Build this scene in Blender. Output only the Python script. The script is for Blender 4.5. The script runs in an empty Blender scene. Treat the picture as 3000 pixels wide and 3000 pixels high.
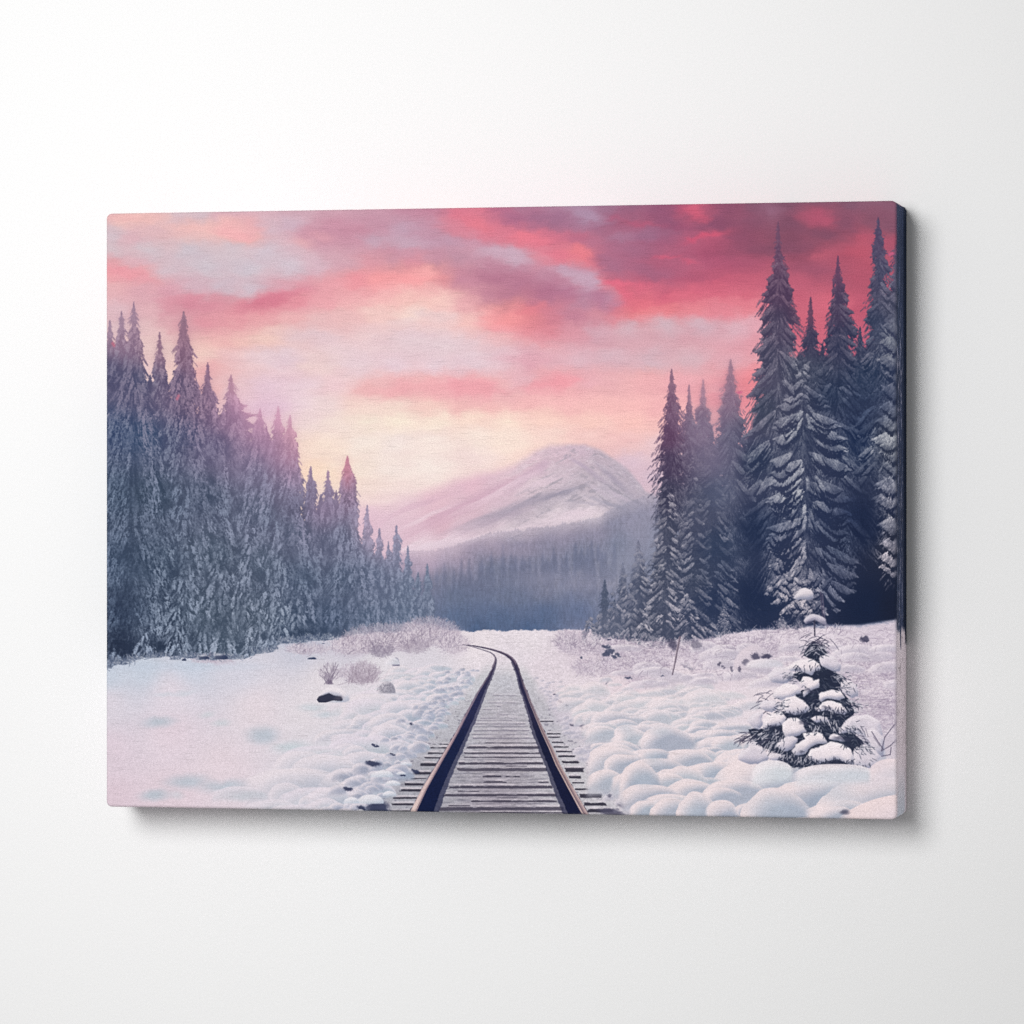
import numpy as np

# ---------------------------------------------------------------------------
#  The printed picture: painted stroke by stroke with numpy.
#  Units are "print units": x 300..2640, y 575..2415 over the canvas front.
# ---------------------------------------------------------------------------
PS = 0.72
PX0, PY0, PX1, PY1 = 290.0, 570.0, 2650.0, 2420.0
PW, PH = int((PX1 - PX0) * PS), int((PY1 - PY0) * PS)
rng = np.random.default_rng(11)
f32 = np.float32


def smooth(a, b, x):
    t = np.clip((x - a) / (b - a), 0, 1)
    return t * t * (3 - 2 * t)


def upsample(g, h, w):
    """bilinear resize of g (gh, gw[, c]) to (h, w[, c])"""
    gh, gw = g.shape[:2]
    y = np.linspace(0, gh - 1.001, h)
    x = np.linspace(0, gw - 1.001, w)
    yi = y.astype(int); xi = x.astype(int)
    fy = (y - yi).astype(f32)[:, None]; fx = (x - xi).astype(f32)[None, :]
    if g.ndim == 3:
        fy = fy[..., None]; fx = fx[..., None]
    r0 = g[yi]; r1 = g[yi + 1]
    r = r0 * (1 - fy) + r1 * fy
    return (r[:, xi] * (1 - fx) + r[:, xi + 1] * fx).astype(f32)


def vnoise(h, w, cx, cy, r):
    """smooth value noise, cell size cx by cy pixels"""
    gh, gw = int(h / cy) + 3, int(w / cx) + 3
    g = r.random((gh, gw)).astype(f32)
    y = np.arange(h) / cy; x = np.arange(w) / cx
    yi = y.astype(int); xi = x.astype(int)
    fy = (y - yi); fx = (x - xi)
    fy = (fy * fy * (3 - 2 * fy)).astype(f32)[:, None]
    fx = (fx * fx * (3 - 2 * fx)).astype(f32)[None, :]
    r0 = g[yi] * (1 - fy) + g[yi + 1] * fy
    return r0[:, xi] * (1 - fx) + r0[:, xi + 1] * fx


def fbm(h, w, cx, cy, octv, seed, gain=0.5):
    r = np.random.default_rng(seed)
    out = np.zeros((h, w), f32); a = 1.0; tot = 0
    for _ in range(octv):
        out += a * (vnoise(h, w, max(cx, 1.01), max(cy, 1.01), r) - 0.5)
        tot += a; a *= gain; cx /= 2; cy /= 2
    return out / tot * 2.0           # about -1..1


def blur(a, s):
    """gaussian blur, sigma s pixels"""
    if s <= 0:
        return a
    n = max(1, int(3 * s + 0.5))
    k = np.exp(-0.5 * (np.arange(-n, n + 1) / s) ** 2); k /= k.sum(); k = k.astype(f32)
    for ax in (0, 1):
        pad = [(0, 0)] * a.ndim; pad[ax] = (n, n)
        p = np.pad(a, pad, mode='edge')
        out = np.zeros_like(a)
        L = a.shape[ax]
        for i in range(2 * n + 1):
            sl = [slice(None)] * a.ndim; sl[ax] = slice(i, i + L)
            out += k[i] * p[tuple(sl)]
        a = out
    return a


YY, XX = np.mgrid[0:PH, 0:PW].astype(f32)
XX = XX / PS + PX0
YY = YY / PS + PY0


def cmap(pts, power=3.0, step=8, bias=18.0, ax=1.0, ay=1.0):
    """colour field through control points (x, y, r, g, b), 0..255 -> 0..1"""
    p = np.array(pts, f32)
    gh, gw = PH // step + 2, PW // step + 2
    gx = np.linspace(PX0, PX1, gw)[None, :].astype(f32)
    gy = np.linspace(PY0, PY1, gh)[:, None].astype(f32)
    num = np.zeros((gh, gw, 3), f32); den = np.zeros((gh, gw), f32)
    for x, y, r, g, b in p:
        d = np.sqrt(((gx - x) * ax) ** 2 + ((gy - y) * ay) ** 2 + bias * bias)
        w = 1.0 / d ** power
        num += w[..., None] * np.array([r, g, b], f32) / 255; den += w
    return upsample(num / den[..., None], PH, PW)


def sample_field(field, x, y):
    """bilinear sample of a full-res field at print units"""
    px = np.clip((x - PX0) * PS, 0, PW - 1.01); py = np.clip((y - PY0) * PS, 0, PH - 1.01)
    xi = px.astype(int); yi = py.astype(int)
    fx = (px - xi); fy = (py - yi)
    if field.ndim == 3:
        fx = fx[..., None]; fy = fy[..., None]
    return ((field[yi, xi] * (1 - fx) + field[yi, xi + 1] * fx) * (1 - fy)
            + (field[yi + 1, xi] * (1 - fx) + field[yi + 1, xi + 1] * fx) * fy).astype(f32)


def prof(pts):
    """y as a function of x over the picture through points"""
    p = np.array(pts, float)
    return np.interp(XX[0], p[:, 0], p[:, 1])[None, :].astype(f32)


def comp(img, col, a):
    a = np.clip(a, 0, 1)
    if a.ndim == 2 and img.ndim == 3:
        a = a[..., None]
    img += (col - img) * a


def C(*rgb):
    return np.array(rgb, f32) / 255


def window(x0, y0, x1, y1):
    a = int(max(0, (x0 - PX0) * PS)); b = int(min(PW, (x1 - PX0) * PS + 2))
    c = int(max(0, (y0 - PY0) * PS)); d = int(min(PH, (y1 - PY0) * PS + 2))
    return slice(c, max(c, d)), slice(a, max(a, b))


def blob(img, x, y, rx, ry, col, a=1.0, ang=0.0, hard=0.0, wx=None, wy=None):
    """soft ellipse; hard 0 = gaussian like, 1 = crisp"""
    R = max(rx, ry) * 1.6 + 20
    ys, xs = window(x - R, y - R, x + R, y + R)
    if ys.stop <= ys.start or xs.stop <= xs.start:
        return
    X = XX[ys, xs] - x; Y = YY[ys, xs] - y
    if wx is not None:
        X = X + wx[ys, xs]; Y = Y + wy[ys, xs]
    c, s = np.cos(np.radians(ang)), np.sin(np.radians(ang))
    U = (X * c + Y * s) / rx; V = (-X * s + Y * c) / ry
    d = np.sqrt(U * U + V * V)
    m = 1 - smooth(hard, 1.5 - 0.45 * hard, d)
    comp(img[ys, xs], np.asarray(col, f32), m * a)


def splat(V, A, x0, y0, x1, y1, v0, v1, wide=None, bend=None, alpha=None):
    """strokes written in order into value layer V and mask A"""
    x0, y0, x1, y1, v0, v1 = [np.asarray(q, f32).ravel() for q in (x0, y0, x1, y1, v0, v1)]
    L = np.hypot(x1 - x0, y1 - y0) * PS
    n = int(np.clip(L.max() * 1.15, 2, 140)) + 1
    t = np.linspace(0, 1, n, dtype=f32)[None, :]
    X = x0[:, None] + (x1 - x0)[:, None] * t
    Y = y0[:, None] + (y1 - y0)[:, None] * t
    if bend is not None:
        Y = Y + np.asarray(bend, f32).ravel()[:, None] * (t * (1 - t) * 4)
    Q = v0[:, None] + (v1 - v0)[:, None] * t
    xi = ((X - PX0) * PS); yi = ((Y - PY0) * PS)
    reps = [(0, 0)]
    if wide == 2:
        reps = [(0, 0), (0.8, 0.0)]
    if wide == 3:
        reps = [(0, 0), (0.8, 0.0), (0, 0.8), (0.8, 0.8)]
    if len(reps) > 1:
        xi = np.stack([xi + r[0] for r in reps], 1).reshape(len(x0), -1)
        yi = np.stack([yi + r[1] for r in reps], 1).reshape(len(x0), -1)
        Q = np.concatenate([Q] * len(reps), 1)
    xi = xi.astype(int).ravel(); yi = yi.astype(int).ravel(); Q = Q.ravel()
    ok = (xi >= 0) & (xi < PW) & (yi >= 0) & (yi < PH)
    xi = xi[ok]; yi = yi[ok]
    V[yi, xi] = Q[ok]
    if A is not None:
        A[yi, xi] = 1.0


def spruce(V, A, cx, tip, base, wpts, seed, step=7.0, droop=0.55, hang=26.0, nb=6, nn=9,
           light=0.75, lean=0.0, start=0.0, fill=0.12, fuzz=1.0, patch=0.5, lo=0.05, contrast=1.0):
    """one drooping conifer.  wpts: list of (y, half width left, half width right)"""
    r = np.random.default_rng(seed)
    w = np.array(wpts, float)
    ys = np.arange(base, tip, -step * 1.25)                      # bottom first: upper branches overlap
    ys = ys + r.normal(0, step * 0.3, len(ys))
    wl = np.interp(ys, w[:, 0], w[:, 1]); wr = np.interp(ys, w[:, 0], w[:, 2])
    # body
    by = np.arange(tip, base, 1.2)
    bl = np.interp(by, w[:, 0], w[:, 1]); br = np.interp(by, w[:, 0], w[:, 2])
    k = 0.42 + 0.3 * np.sin(by * 0.21 + seed) * r.random(len(by))
    cxb = cx + lean * (by - tip) / max(1, base - tip)
    splat(V, A, cxb - bl * k, by, cxb + br * k, by, np.full(len(by), fill), np.full(len(by), fill), wide=3)
    # trunk tip
    splat(V, A, [cx], [tip - 2], [cx], [tip + (base - tip) * 0.12], [lo], [lo], wide=2)
    X0, Y0, X1, Y1, V0, V1 = [], [], [], [], [], []
    for i, y in enumerate(ys):
        t = (y - tip) / max(1, base - tip)
        c0 = cx + lean * t
        m = nb if t > 0.15 else max(3, nb - 2)
        ph = r.permutation(m)
        for j in ph:
            u = -1 + 2 * (j + r.random()) / m
            side = abs(u)
            W = wl[i] if u < 0 else wr[i]
            reach = W * (0.62 + 0.62 * r.random() ** .8)
            ex = u * reach * (1.05 if side > 0.6 else 0.95)
            front = np.sqrt(max(0, 1 - side * side))
            dy = droop * (abs(ex) + 0.55 * front * W) * (0.8 + 0.4 * r.random())
            if r.random() > patch and side < 0.9:
                lv = lo + (light - lo) * 0.25 * r.random()
            else:
                lv = light * (0.55 + 0.5 * r.random())
            # sides away from the glow stay darker near the trunk
            lv *= 0.55 + 0.45 * min(1, side * 1.6 + 0.35 * front)
            n = max(3, int(nn * (0.35 + 0.65 * min(1, reach / 45))))
            s = (np.arange(n) + r.random(n)) / n
            s = s ** 0.85
            fz = fuzz * min(1, .3 + W / 30)
            sx = c0 + ex * s + r.normal(0, 1.2 * fz, n)
            sy = y + dy * s ** 1.4 + r.normal(0, 1.2 * fuzz, n)
            hl = hang * (0.3 + 0.85 * r.random(n)) * (0.14 + 0.86 * min(1, W / 40)) * (1 - 0.45 * s)
            dx = np.sign(ex) * hl * (0.18 + 0.35 * s) * (0.5 + side) + r.normal(0, 1.5 * fz, n)
            X0.append(sx); Y0.append(sy); X1.append(sx + dx); Y1.append(sy + hl)
            vv = lv * (0.75 + 0.5 * r.random(n))
            V0.append(vv * contrast + (1 - contrast) * 0.4); V1.append(lo + (vv - lo) * (0.25 + 0.4 * r.random(n)) * contrast + (1 - contrast) * 0.3)
    splat(V, A, np.concatenate(X0), np.concatenate(Y0), np.concatenate(X1), np.concatenate(Y1),
          np.concatenate(V0), np.concatenate(V1))


def drape(V, A, x0, y0, x1, y1, w, v, r, n=60, dark=0.10):
    """a frosted, hanging spray: strokes that run down along it, shade on its far side"""
    dx, dy = x1 - x0, y1 - y0
    L = max(8.0, np.hypot(dx, dy)); ux, uy = dx / L, dy / L
    nx, ny = -uy, ux

    def strokes(m, wide, sh, va, vb):
        s = np.sort(r.random(m) ** .9)
        pr = np.sin(np.clip(.12 + s * .86, 0, 1) * np.pi) ** .6 * wide
        p = r.uniform(-1, 1, m) * pr
        bow = np.sin(s * np.pi) * L * .06 * np.sign(dx if dx else 1)
        X = x0 + dx * s + nx * p + bow + sh[0]; Y = y0 + dy * s + ny * p + sh[1]
        l = r.uniform(6, 15, m) * min(1.0, L / 40)
        a = np.arctan2(uy, ux) + r.normal(0, .28, m) - .22 * p / max(1, wide)
        splat(V, A, X, Y, X + np.cos(a) * l, Y + np.sin(a) * l, va * np.ones(m), vb * np.ones(m), wide=2)
    strokes(int(n * .6), w + 2.5, (2.5, 4.0), np.full(int(n * .6), dark), np.full(int(n * .6), dark))
    vv = v * (.5 + .62 * r.random(n))
    strokes(n, w, (0, 0), vv, vv * (.55 + .45 * r.random(n)))


def set_off(V, cx, tip, base, w, gap=14.0, f=.62):
    """the gloom between neighbouring crowns: what lies just beyond this outline goes darker"""
    ws = np.array(w, float); W = np.max(ws[:, 1:]) + gap + 12
    ys, xs = window(cx - W, tip + 20, cx + W, base)
    if ys.stop <= ys.start or xs.stop <= xs.start:
        return
    yy = YY[ys, xs][:, :1]
    k = .8 + .2 * np.sin(yy * .11 + cx)
    wl = (np.interp(yy, ws[:, 0], ws[:, 1]) * k + gap); wr = (np.interp(yy, ws[:, 0], ws[:, 2]) * k + gap)
    d = XX[ys, xs] - cx
    m = smooth(0, gap, wl + d) * smooth(0, gap, wr - d) * smooth(tip + 30, tip + 120, yy)
    V[ys, xs] *= 1 - f * m


def drape_tree(V, A, cx, tip, base, w, seed, v=.85, steep=1.7, dens=1.0, start=.06, wd=7.0):
    """drapes all over one conifer, lowest first"""
    r = np.random.default_rng(seed + 7000)
    ws = np.array(w, float)
    H = base - tip
    N = int(dens * H / 5.2)
    for y in np.sort(tip + H * (start + (.94 - start) * r.random(N) ** .85))[::-1]:
        W = .5 * (np.interp(y, ws[:, 0], ws[:, 1]) + np.interp(y, ws[:, 0], ws[:, 2]))
        if W < 5:
            continue
        sg = -1 if r.random() < .48 else 1
        a, b = r.uniform(0, .55), r.uniform(.35, 1.0)
        ox = sg * a * W; ex = sg * min(1.1, a + b * .55) * W
        if r.random() < .25:
            ex = ox + r.normal(0, 4)
        dy = max(10, abs(ex - ox) * steep * r.uniform(.7, 1.3)) + r.uniform(8, 34) * min(1, W / 40)
        k = min(1.0, .35 + W / 60)
        drape(V, A, cx + ox, y, cx + ex, y + dy, wd * k * r.uniform(.6, 1.35), v * r.uniform(.55, 1.15) * (.8 + .2 * min(1, a * 2)), r, n=int(16 + 40 * k))


def cone(tip, base, hw, p=0.8, rr=None):
    """half-width table of a plain conifer outline with uneven tiers"""
    r = np.random.default_rng(int(tip * 7 + base * 3 + hw))
    out = []
    for t in np.linspace(0, 1, 12):
        k = hw * t ** p
        out.append((tip + (base - tip) * t, k * (0.85 + 0.3 * r.random()) + 1.0, k * (0.85 + 0.3 * r.random()) + 1.0))
    return out


# ---------------------------------------------------------------------------
def paint_sky():
    P = [
        # top row
        (320, 620, 240, 190, 190), (380, 640, 250, 200, 184), (440, 635, 244, 194, 184), (500, 632, 222, 196, 205), (570, 628, 218, 196, 206),
        (640, 622, 226, 182, 192), (720, 620, 222, 180, 192), (800, 620, 222, 182, 192), (880, 615, 214, 175, 187), (960, 615, 212, 166, 180),
        (1040, 612, 206, 160, 175), (1120, 610, 204, 155, 172), (1200, 608, 200, 146, 165), (1280, 606, 190, 130, 152), (1340, 606, 224, 120, 132),
        (1400, 606, 228, 122, 132), (1460, 604, 186, 112, 138), (1540, 604, 172, 122, 148), (1620, 602, 168, 126, 152), (1700, 602, 172, 140, 166),
        (1760, 602, 158, 116, 142), (1840, 600, 146, 96, 124), (1920, 600, 146, 92, 120), (2000, 598, 186, 84, 106), (2050, 598, 226, 92, 104),
        (2110, 596, 142, 78, 106), (2200, 596, 124, 82, 110), (2300, 594, 118, 80, 108), (2400, 592, 122, 82, 110), (2500, 592, 122, 86, 114), (2620, 590, 130, 90, 116),
        # 650-680
        (330, 690, 218, 198, 208), (400, 695, 228, 184, 192), (470, 672, 232, 192, 196), (540, 665, 246, 196, 186), (600, 668, 248, 196, 184),
        (660, 672, 250, 188, 176), (720, 690, 250, 184, 172), (745, 668, 240, 180, 182), (790, 668, 216, 188, 200), (860, 660, 210, 182, 198),
        (920, 690, 212, 158, 172), (980, 665, 206, 148, 166), (1050, 670, 202, 142, 160), (1120, 665, 200, 148, 166), (1190, 668, 198, 164, 184),
        (1260, 660, 196, 150, 170), (1330, 648, 220, 132, 144), (1400, 655, 238, 124, 130), (1440, 672, 234, 122, 130), (1500, 645, 176, 106, 134),
        (1570, 650, 172, 110, 138), (1640, 645, 164, 118, 146), (1710, 645, 172, 142, 168), (1760, 655, 164, 112, 138), (1820, 648, 174, 98, 120),
        (1900, 652, 186, 96, 116), (1960, 650, 150, 86, 114), (2020, 635, 226, 96, 106), (2065, 640, 228, 92, 102), (2110, 650, 150, 78, 104),
        (2190, 650, 128, 78, 106), (2250, 615, 142, 104, 134), (2300, 660, 122, 76, 104), (2410, 648, 196, 76, 96), (2480, 655, 130, 78, 106), (2600, 660, 126, 82, 108),
        # 700-740
        (330, 740, 218, 202, 210), (430, 740, 216, 203, 212), (560, 730, 214, 202, 212), (680, 725, 218, 200, 208), (780, 735, 216, 200, 212), (860, 725, 222, 190, 200),
        (900, 715, 236, 178, 180), (960, 725, 212, 160, 174), (1040, 715, 206, 152, 168), (1100, 705, 200, 168, 186), (1180, 715, 202, 166, 184), (1260, 710, 198, 152, 172),
        (1330, 715, 194, 152, 172), (1400, 712, 204, 150, 168), (1470, 690, 226, 126, 136), (1530, 690, 246, 124, 126), (1580, 700, 240, 120, 126), (1630, 690, 208, 112, 128),
        (1700, 690, 204, 110, 128), (1750, 700, 184, 116, 138), (1820, 690, 170, 122, 146), (1890, 695, 160, 112, 140), (1950, 705, 156, 92, 118), (2010, 715, 216, 84, 96),
        (2070, 705, 230, 82, 92), (2125, 690, 222, 80, 92), (2180, 705, 140, 74, 100), (2300, 705, 128, 74, 100), (2420, 700, 126, 74, 100), (2530, 700, 206, 76, 88), (2600, 720, 180, 76, 94),
        # 760-800
        (320, 765, 240, 172, 176), (320, 805, 250, 172, 162), (380, 800, 248, 166, 164), (440, 815, 242, 168, 170), (400, 770, 232, 186, 194), (500, 790, 220, 198, 208), (600, 780, 214, 202, 212),
        (720, 785, 214, 203, 214), (840, 780, 216, 200, 212), (920, 780, 222, 186, 198), (1000, 775, 214, 160, 172), (1080, 770, 226, 146, 154), (1150, 750, 202, 142, 158), (1200, 762, 228, 136, 144),
        (1280, 760, 196, 138, 156), (1360, 760, 192, 142, 160), (1440, 745, 202, 166, 184), (1520, 765, 204, 174, 192), (1590, 745, 222, 140, 150), (1650, 745, 238, 124, 130), (1700, 742, 250, 130, 122),
        (1735, 765, 240, 124, 126), (1790, 760, 194, 108, 128), (1850, 765, 172, 108, 132), (1910, 755, 204, 98, 110), (1960, 752, 224, 94, 104), (2030, 765, 214, 94, 106), (2100, 765, 190, 84, 104), (2200, 765, 190, 78, 98), (2350, 760, 150, 74, 98), (2430, 750, 190, 80, 96), (2520, 755, 214, 74, 82),
        # 830-870
        (330, 845, 242, 190, 192), (420, 850, 232, 180, 188), (500, 850, 226, 168, 180), (560, 835, 220, 188, 200), (650, 840, 216, 202, 214), (740, 845, 214, 200, 212), (820, 850, 222, 172, 184), (880, 838, 226, 156, 166),
        (960, 835, 236, 164, 166), (1040, 820, 244, 152, 148), (1110, 815, 252, 160, 138), (1180, 812, 254, 164, 136), (1240, 805, 252, 174, 142), (1300, 810, 226, 150, 150), (1370, 820, 200, 138, 156), (1440, 810, 184, 122, 144),
        (1520, 805, 190, 128, 148), (1590, 808, 194, 142, 162), (1660, 800, 198, 160, 180), (1730, 820, 196, 164, 184), (1780, 820, 236, 110, 114), (1840, 822, 242, 104, 106), (1900, 825, 228, 98, 106), (1960, 815, 178, 98, 120), (2040, 820, 204, 92, 106),
        (2120, 810, 224, 90, 100), (2200, 810, 218, 86, 96), (2320, 800, 196, 82, 98), (2420, 800, 186, 80, 98), (2520, 820, 196, 74, 88),
        # 880-930
        (330, 900, 238, 200, 206), (430, 905, 238, 188, 192), (500, 895, 228, 160, 170), (570, 880, 224, 148, 160), (640, 880, 224, 150, 160), (710, 890, 226, 148, 156), (770, 885, 226, 130, 140), (820, 880, 230, 130, 138), (880, 875, 236, 148, 152), (950, 880, 240, 170, 170),
        (1030, 875, 244, 180, 172), (1120, 870, 248, 188, 172), (1200, 865, 250, 200, 178), (1280, 880, 250, 206, 186), (1350, 890, 236, 176, 176), (1420, 870, 196, 134, 152), (1490, 870, 186, 124, 144), (1570, 870, 184, 118, 140), (1640, 860, 182, 120, 144), (1710, 870, 184, 142, 164), (1770, 875, 194, 132, 152),
        (1830, 875, 240, 108, 112), (1890, 880, 238, 108, 110), (1960, 870, 222, 94, 104), (2040, 862, 226, 96, 104), (2120, 855, 230, 96, 102), (2200, 860, 232, 96, 102), (2320, 880, 220, 84, 94), (2440, 890, 236, 88, 92), (2540, 900, 212, 76, 88),
        # 930-980
        (350, 960, 238, 206, 208), (440, 960, 242, 204, 202), (540, 950, 232, 172, 178), (620, 940, 232, 158, 164), (700, 935, 236, 160, 162), (760, 935, 240, 172, 166), (840, 930, 240, 182, 178), (920, 940, 238, 196, 194), (1000, 930, 240, 194, 190), (1100, 925, 246, 206, 192),
        (1200, 915, 248, 220, 200), (1290, 940, 244, 212, 206), (1360, 945, 246, 196, 180), (1430, 935, 246, 172, 150), (1500, 925, 250, 160, 132), (1560, 920, 236, 132, 128), (1620, 925, 204, 124, 140), (1690, 925, 196, 132, 150), (1760, 915, 206, 140, 152), (1830, 915, 230, 128, 130), (1890, 912, 244, 126, 118),
        (1960, 905, 242, 130, 124), (2050, 900, 236, 130, 130), (2130, 905, 232, 130, 134), (2210, 900, 236, 128, 128), (2320, 950, 228, 84, 92), (2400, 950, 228, 90, 96), (2520, 980, 216, 84, 96),
        # 990-1030
        (420, 1030, 246, 214, 204), (500, 1040, 248, 216, 200), (590, 1040, 250, 214, 190), (650, 1000, 244, 186, 174), (700, 1000, 246, 200, 180), (780, 985, 248, 210, 188), (860, 1000, 238, 206, 206), (960, 1000, 236, 206, 210), (1080, 990, 240, 206, 206), (1200, 990, 238, 208, 212),
        (1300, 1000, 238, 208, 212), (1400, 985, 240, 186, 184), (1470, 970, 246, 158, 146), (1540, 968, 236, 138, 136), (1600, 965, 224, 136, 142), (1680, 970, 218, 152, 162), (1760, 970, 210, 168, 180), (1850, 960, 210, 178, 188), (1950, 960, 208, 180, 190), (2060, 950, 204, 180, 191), (2160, 960, 206, 182, 192), (2220, 945, 214, 176, 184),
        # 1050-1100
        (420, 1090, 246, 212, 208), (520, 1100, 248, 212, 194), (620, 1080, 246, 178, 166), (680, 1060, 244, 196, 190), (740, 1060, 240, 210, 214), (820, 1060, 238, 210, 218), (930, 1060, 246, 214, 202), (1040, 1070, 238, 212, 216), (1160, 1070, 234, 208, 218), (1280, 1070, 234, 208, 218), (1390, 1060, 232, 202, 212),
        (1470, 1045, 228, 178, 188), (1540, 1050, 222, 164, 176), (1610, 1050, 226, 176, 184), (1700, 1050, 222, 184, 194), (1800, 1050, 216, 182, 192), (1920, 1050, 210, 180, 190), (2040, 1050, 214, 180, 188), (2150, 1060, 220, 170, 178), (2190, 1100, 240, 136, 130),
        # 1110-1160
        (630, 1130, 246, 190, 180), (700, 1140, 240, 204, 206), (780, 1130, 236, 206, 218), (880, 1130, 238, 212, 220), (980, 1130, 242, 208, 212), (1080, 1135, 242, 186, 182), (1170, 1130, 240, 174, 172), (1260, 1135, 242, 178, 174), (1340, 1130, 240, 166, 168), (1420, 1138, 240, 170, 170), (1480, 1150, 238, 190, 190), (1530, 1120, 230, 184, 192), (1590, 1130, 240, 166, 166), (1650, 1125, 240, 160, 160),
        (1720, 1125, 232, 176, 182), (1800, 1120, 232, 178, 180), (1900, 1115, 238, 176, 172), (2000, 1120, 234, 170, 174), (2090, 1130, 232, 164, 166), (2180, 1140, 236, 134, 134),
        # 1180-1230
        (800, 1190, 234, 202, 220), (880, 1190, 240, 216, 222), (960, 1190, 242, 218, 216), (1060, 1190, 246, 214, 196), (1150, 1195, 248, 222, 198), (1250, 1190, 246, 206, 186), (1350, 1185, 242, 188, 178), (1450, 1190, 244, 188, 176), (1560, 1185, 244, 186, 176), (1660, 1185, 244, 186, 176), (1770, 1190, 246, 190, 174), (1880, 1190, 246, 188, 172), (1960, 1190, 242, 182, 174),
        (880, 1240, 244, 222, 216), (980, 1240, 248, 228, 210), (1080, 1235, 250, 234, 204), (1180, 1238, 250, 232, 200), (1290, 1235, 251, 232, 200), (1400, 1225, 250, 222, 192), (1500, 1235, 251, 226, 194), (1600, 1230, 249, 210, 184), (1720, 1240, 248, 204, 180), (1850, 1240, 248, 196, 172),
        # 1290-1340
        (900, 1310, 250, 224, 196), (960, 1320, 250, 226, 198), (1060, 1300, 248, 232, 214), (1160, 1300, 246, 230, 220), (1280, 1290, 247, 230, 216), (1400, 1290, 248, 230, 210), (1500, 1290, 250, 230, 204), (1600, 1280, 247, 216, 196), (1720, 1280, 242, 202, 190), (1850, 1290, 240, 194, 186), (1920, 1320, 230, 196, 200),
        (900, 1380, 252, 220, 178), (960, 1390, 250, 222, 186), (1050, 1380, 248, 230, 206), (1150, 1380, 246, 230, 218), (1260, 1370, 246, 230, 218), (1380, 1340, 244, 222, 214), (1840, 1360, 218, 192, 206), (1900, 1400, 214, 190, 204),
        (950, 1450, 248, 224, 200), (1070, 1440, 246, 224, 206), (1150, 1440, 244, 222, 214), (1090, 1520, 232, 200, 212), (1140, 1560, 226, 192, 208),
    ]
    base = blur(cmap(P, power=3.4, step=5, bias=18.0, ax=0.78, ay=1.28), 3.0)
    w1 = fbm(PH, PW, 150 * PS, 60 * PS, 4, 3); w2 = fbm(PH, PW, 150 * PS, 60 * PS, 4, 4)
    w3 = fbm(PH, PW, 26 * PS, 14 * PS, 3, 5); w4 = fbm(PH, PW, 26 * PS, 14 * PS, 3, 6)
    sx = XX + w1 * 34 + w3 * 12; sy = YY + w2 * 16 + w4 * 7
    sky = sample_field(base, sx, sy)
    # cloud masses first, then the lit flanks
    for x, y, rx, ry, a, c, k in [
        (1960, 735, 190, 100, -6, (164, 96, 122), .8), (1830, 765, 80, 60, 0, (174, 106, 130), .7), (2150, 755, 90, 60, 0, (178, 82, 106), .8), (2080, 650, 130, 50, 0, (138, 84, 112), .8), (1850, 640, 120, 40, 0, (154, 98, 124), .6), (1915, 800, 60, 22, 10, (152, 106, 134), .8), (1770, 872, 60, 30, 30, (172, 112, 142), .7), (1720, 815, 50, 34, 60, (192, 156, 178), .7),
        (1300, 1015, 230, 52, 4, (228, 206, 213), .7), (1010, 1050, 160, 50, 0, (233, 209, 217), .6), (1400, 1075, 120, 30, 0, (228, 204, 212), .6), (1250, 925, 60, 14, 10, (232, 206, 208), .7), (1180, 945, 60, 13, -8, (234, 208, 210), .6), (800, 1045, 90, 30, 0, (233, 211, 220), .6), (900, 985, 90, 20, 0, (231, 208, 215), .6),
        (1600, 850, 130, 34, 10, (176, 114, 140), .6), (1985, 668, 70, 15, -6, (148, 84, 112), .9), (2110, 656, 50, 20, 0, (138, 78, 106), .9), (2110, 742, 110, 13, -4, (168, 80, 104), .85), (1955, 690, 50, 22, 0, (154, 94, 120), .85), (2060, 806, 120, 17, -5, (182, 88, 108), .8), (1950, 605, 46, 24, 0, (148, 88, 116), .85), (2130, 604, 40, 26, 0, (136, 78, 106), .85), (1900, 735, 60, 16, 0, (168, 100, 124), .7), (2180, 790, 70, 18, 0, (180, 82, 104), .6), (2330, 730, 90, 20, 0, (134, 76, 104), .6), (2440, 830, 70, 16, 6, (176, 80, 100), .6), (1500, 800, 90, 26, 12, (182, 120, 142), .5), (1790, 775, 60, 40, 40, (164, 112, 138), .6), (1930, 800, 110, 22, -8, (172, 98, 122), .7), (1850, 730, 60, 26, 10, (162, 108, 134), .6),
        (2380, 790, 100, 22, 4, (160, 80, 106), .75), (2260, 730, 150, 30, 0, (128, 76, 104), .75), (2420, 690, 110, 22, 6, (126, 76, 104), .7), (2180, 690, 60, 40, 20, (136, 76, 104), .7), (1950, 640, 60, 26, 10, (146, 86, 114), .7), (2480, 770, 60, 14, 0, (172, 76, 96), .5),
        (1620, 650, 110, 20, 6, (158, 110, 138), .7), (1500, 640, 60, 22, 14, (170, 110, 138), .6), (1700, 700, 60, 30, 30, (178, 112, 136), .5), (1900, 690, 50, 26, 0, (156, 112, 140), .6),
        (1690, 812, 90, 17, 16, (198, 166, 186), .75), (1490, 745, 80, 24, 14, (202, 172, 190), .7), (1725, 636, 50, 17, 12, (176, 146, 172), .75), (1830, 690, 40, 17, 5, (170, 124, 150), .6), (1790, 870, 40, 40, 60, (192, 144, 164), .6), (1200, 705, 80, 18, 6, (202, 172, 190), .6), (1300, 705, 90, 26, 8, (196, 158, 178), .5),
        (970, 690, 100, 34, 6, (206, 150, 168), .6), (1180, 745, 90, 22, 6, (202, 142, 160), .5), (1080, 640, 90, 24, 0, (204, 156, 174), .5)]:
        blob(sky, x, y, rx, ry, C(*c), k, a, 0.12, w1 * 22 + w3 * 14, w2 * 14 + w4 * 9)
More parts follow.
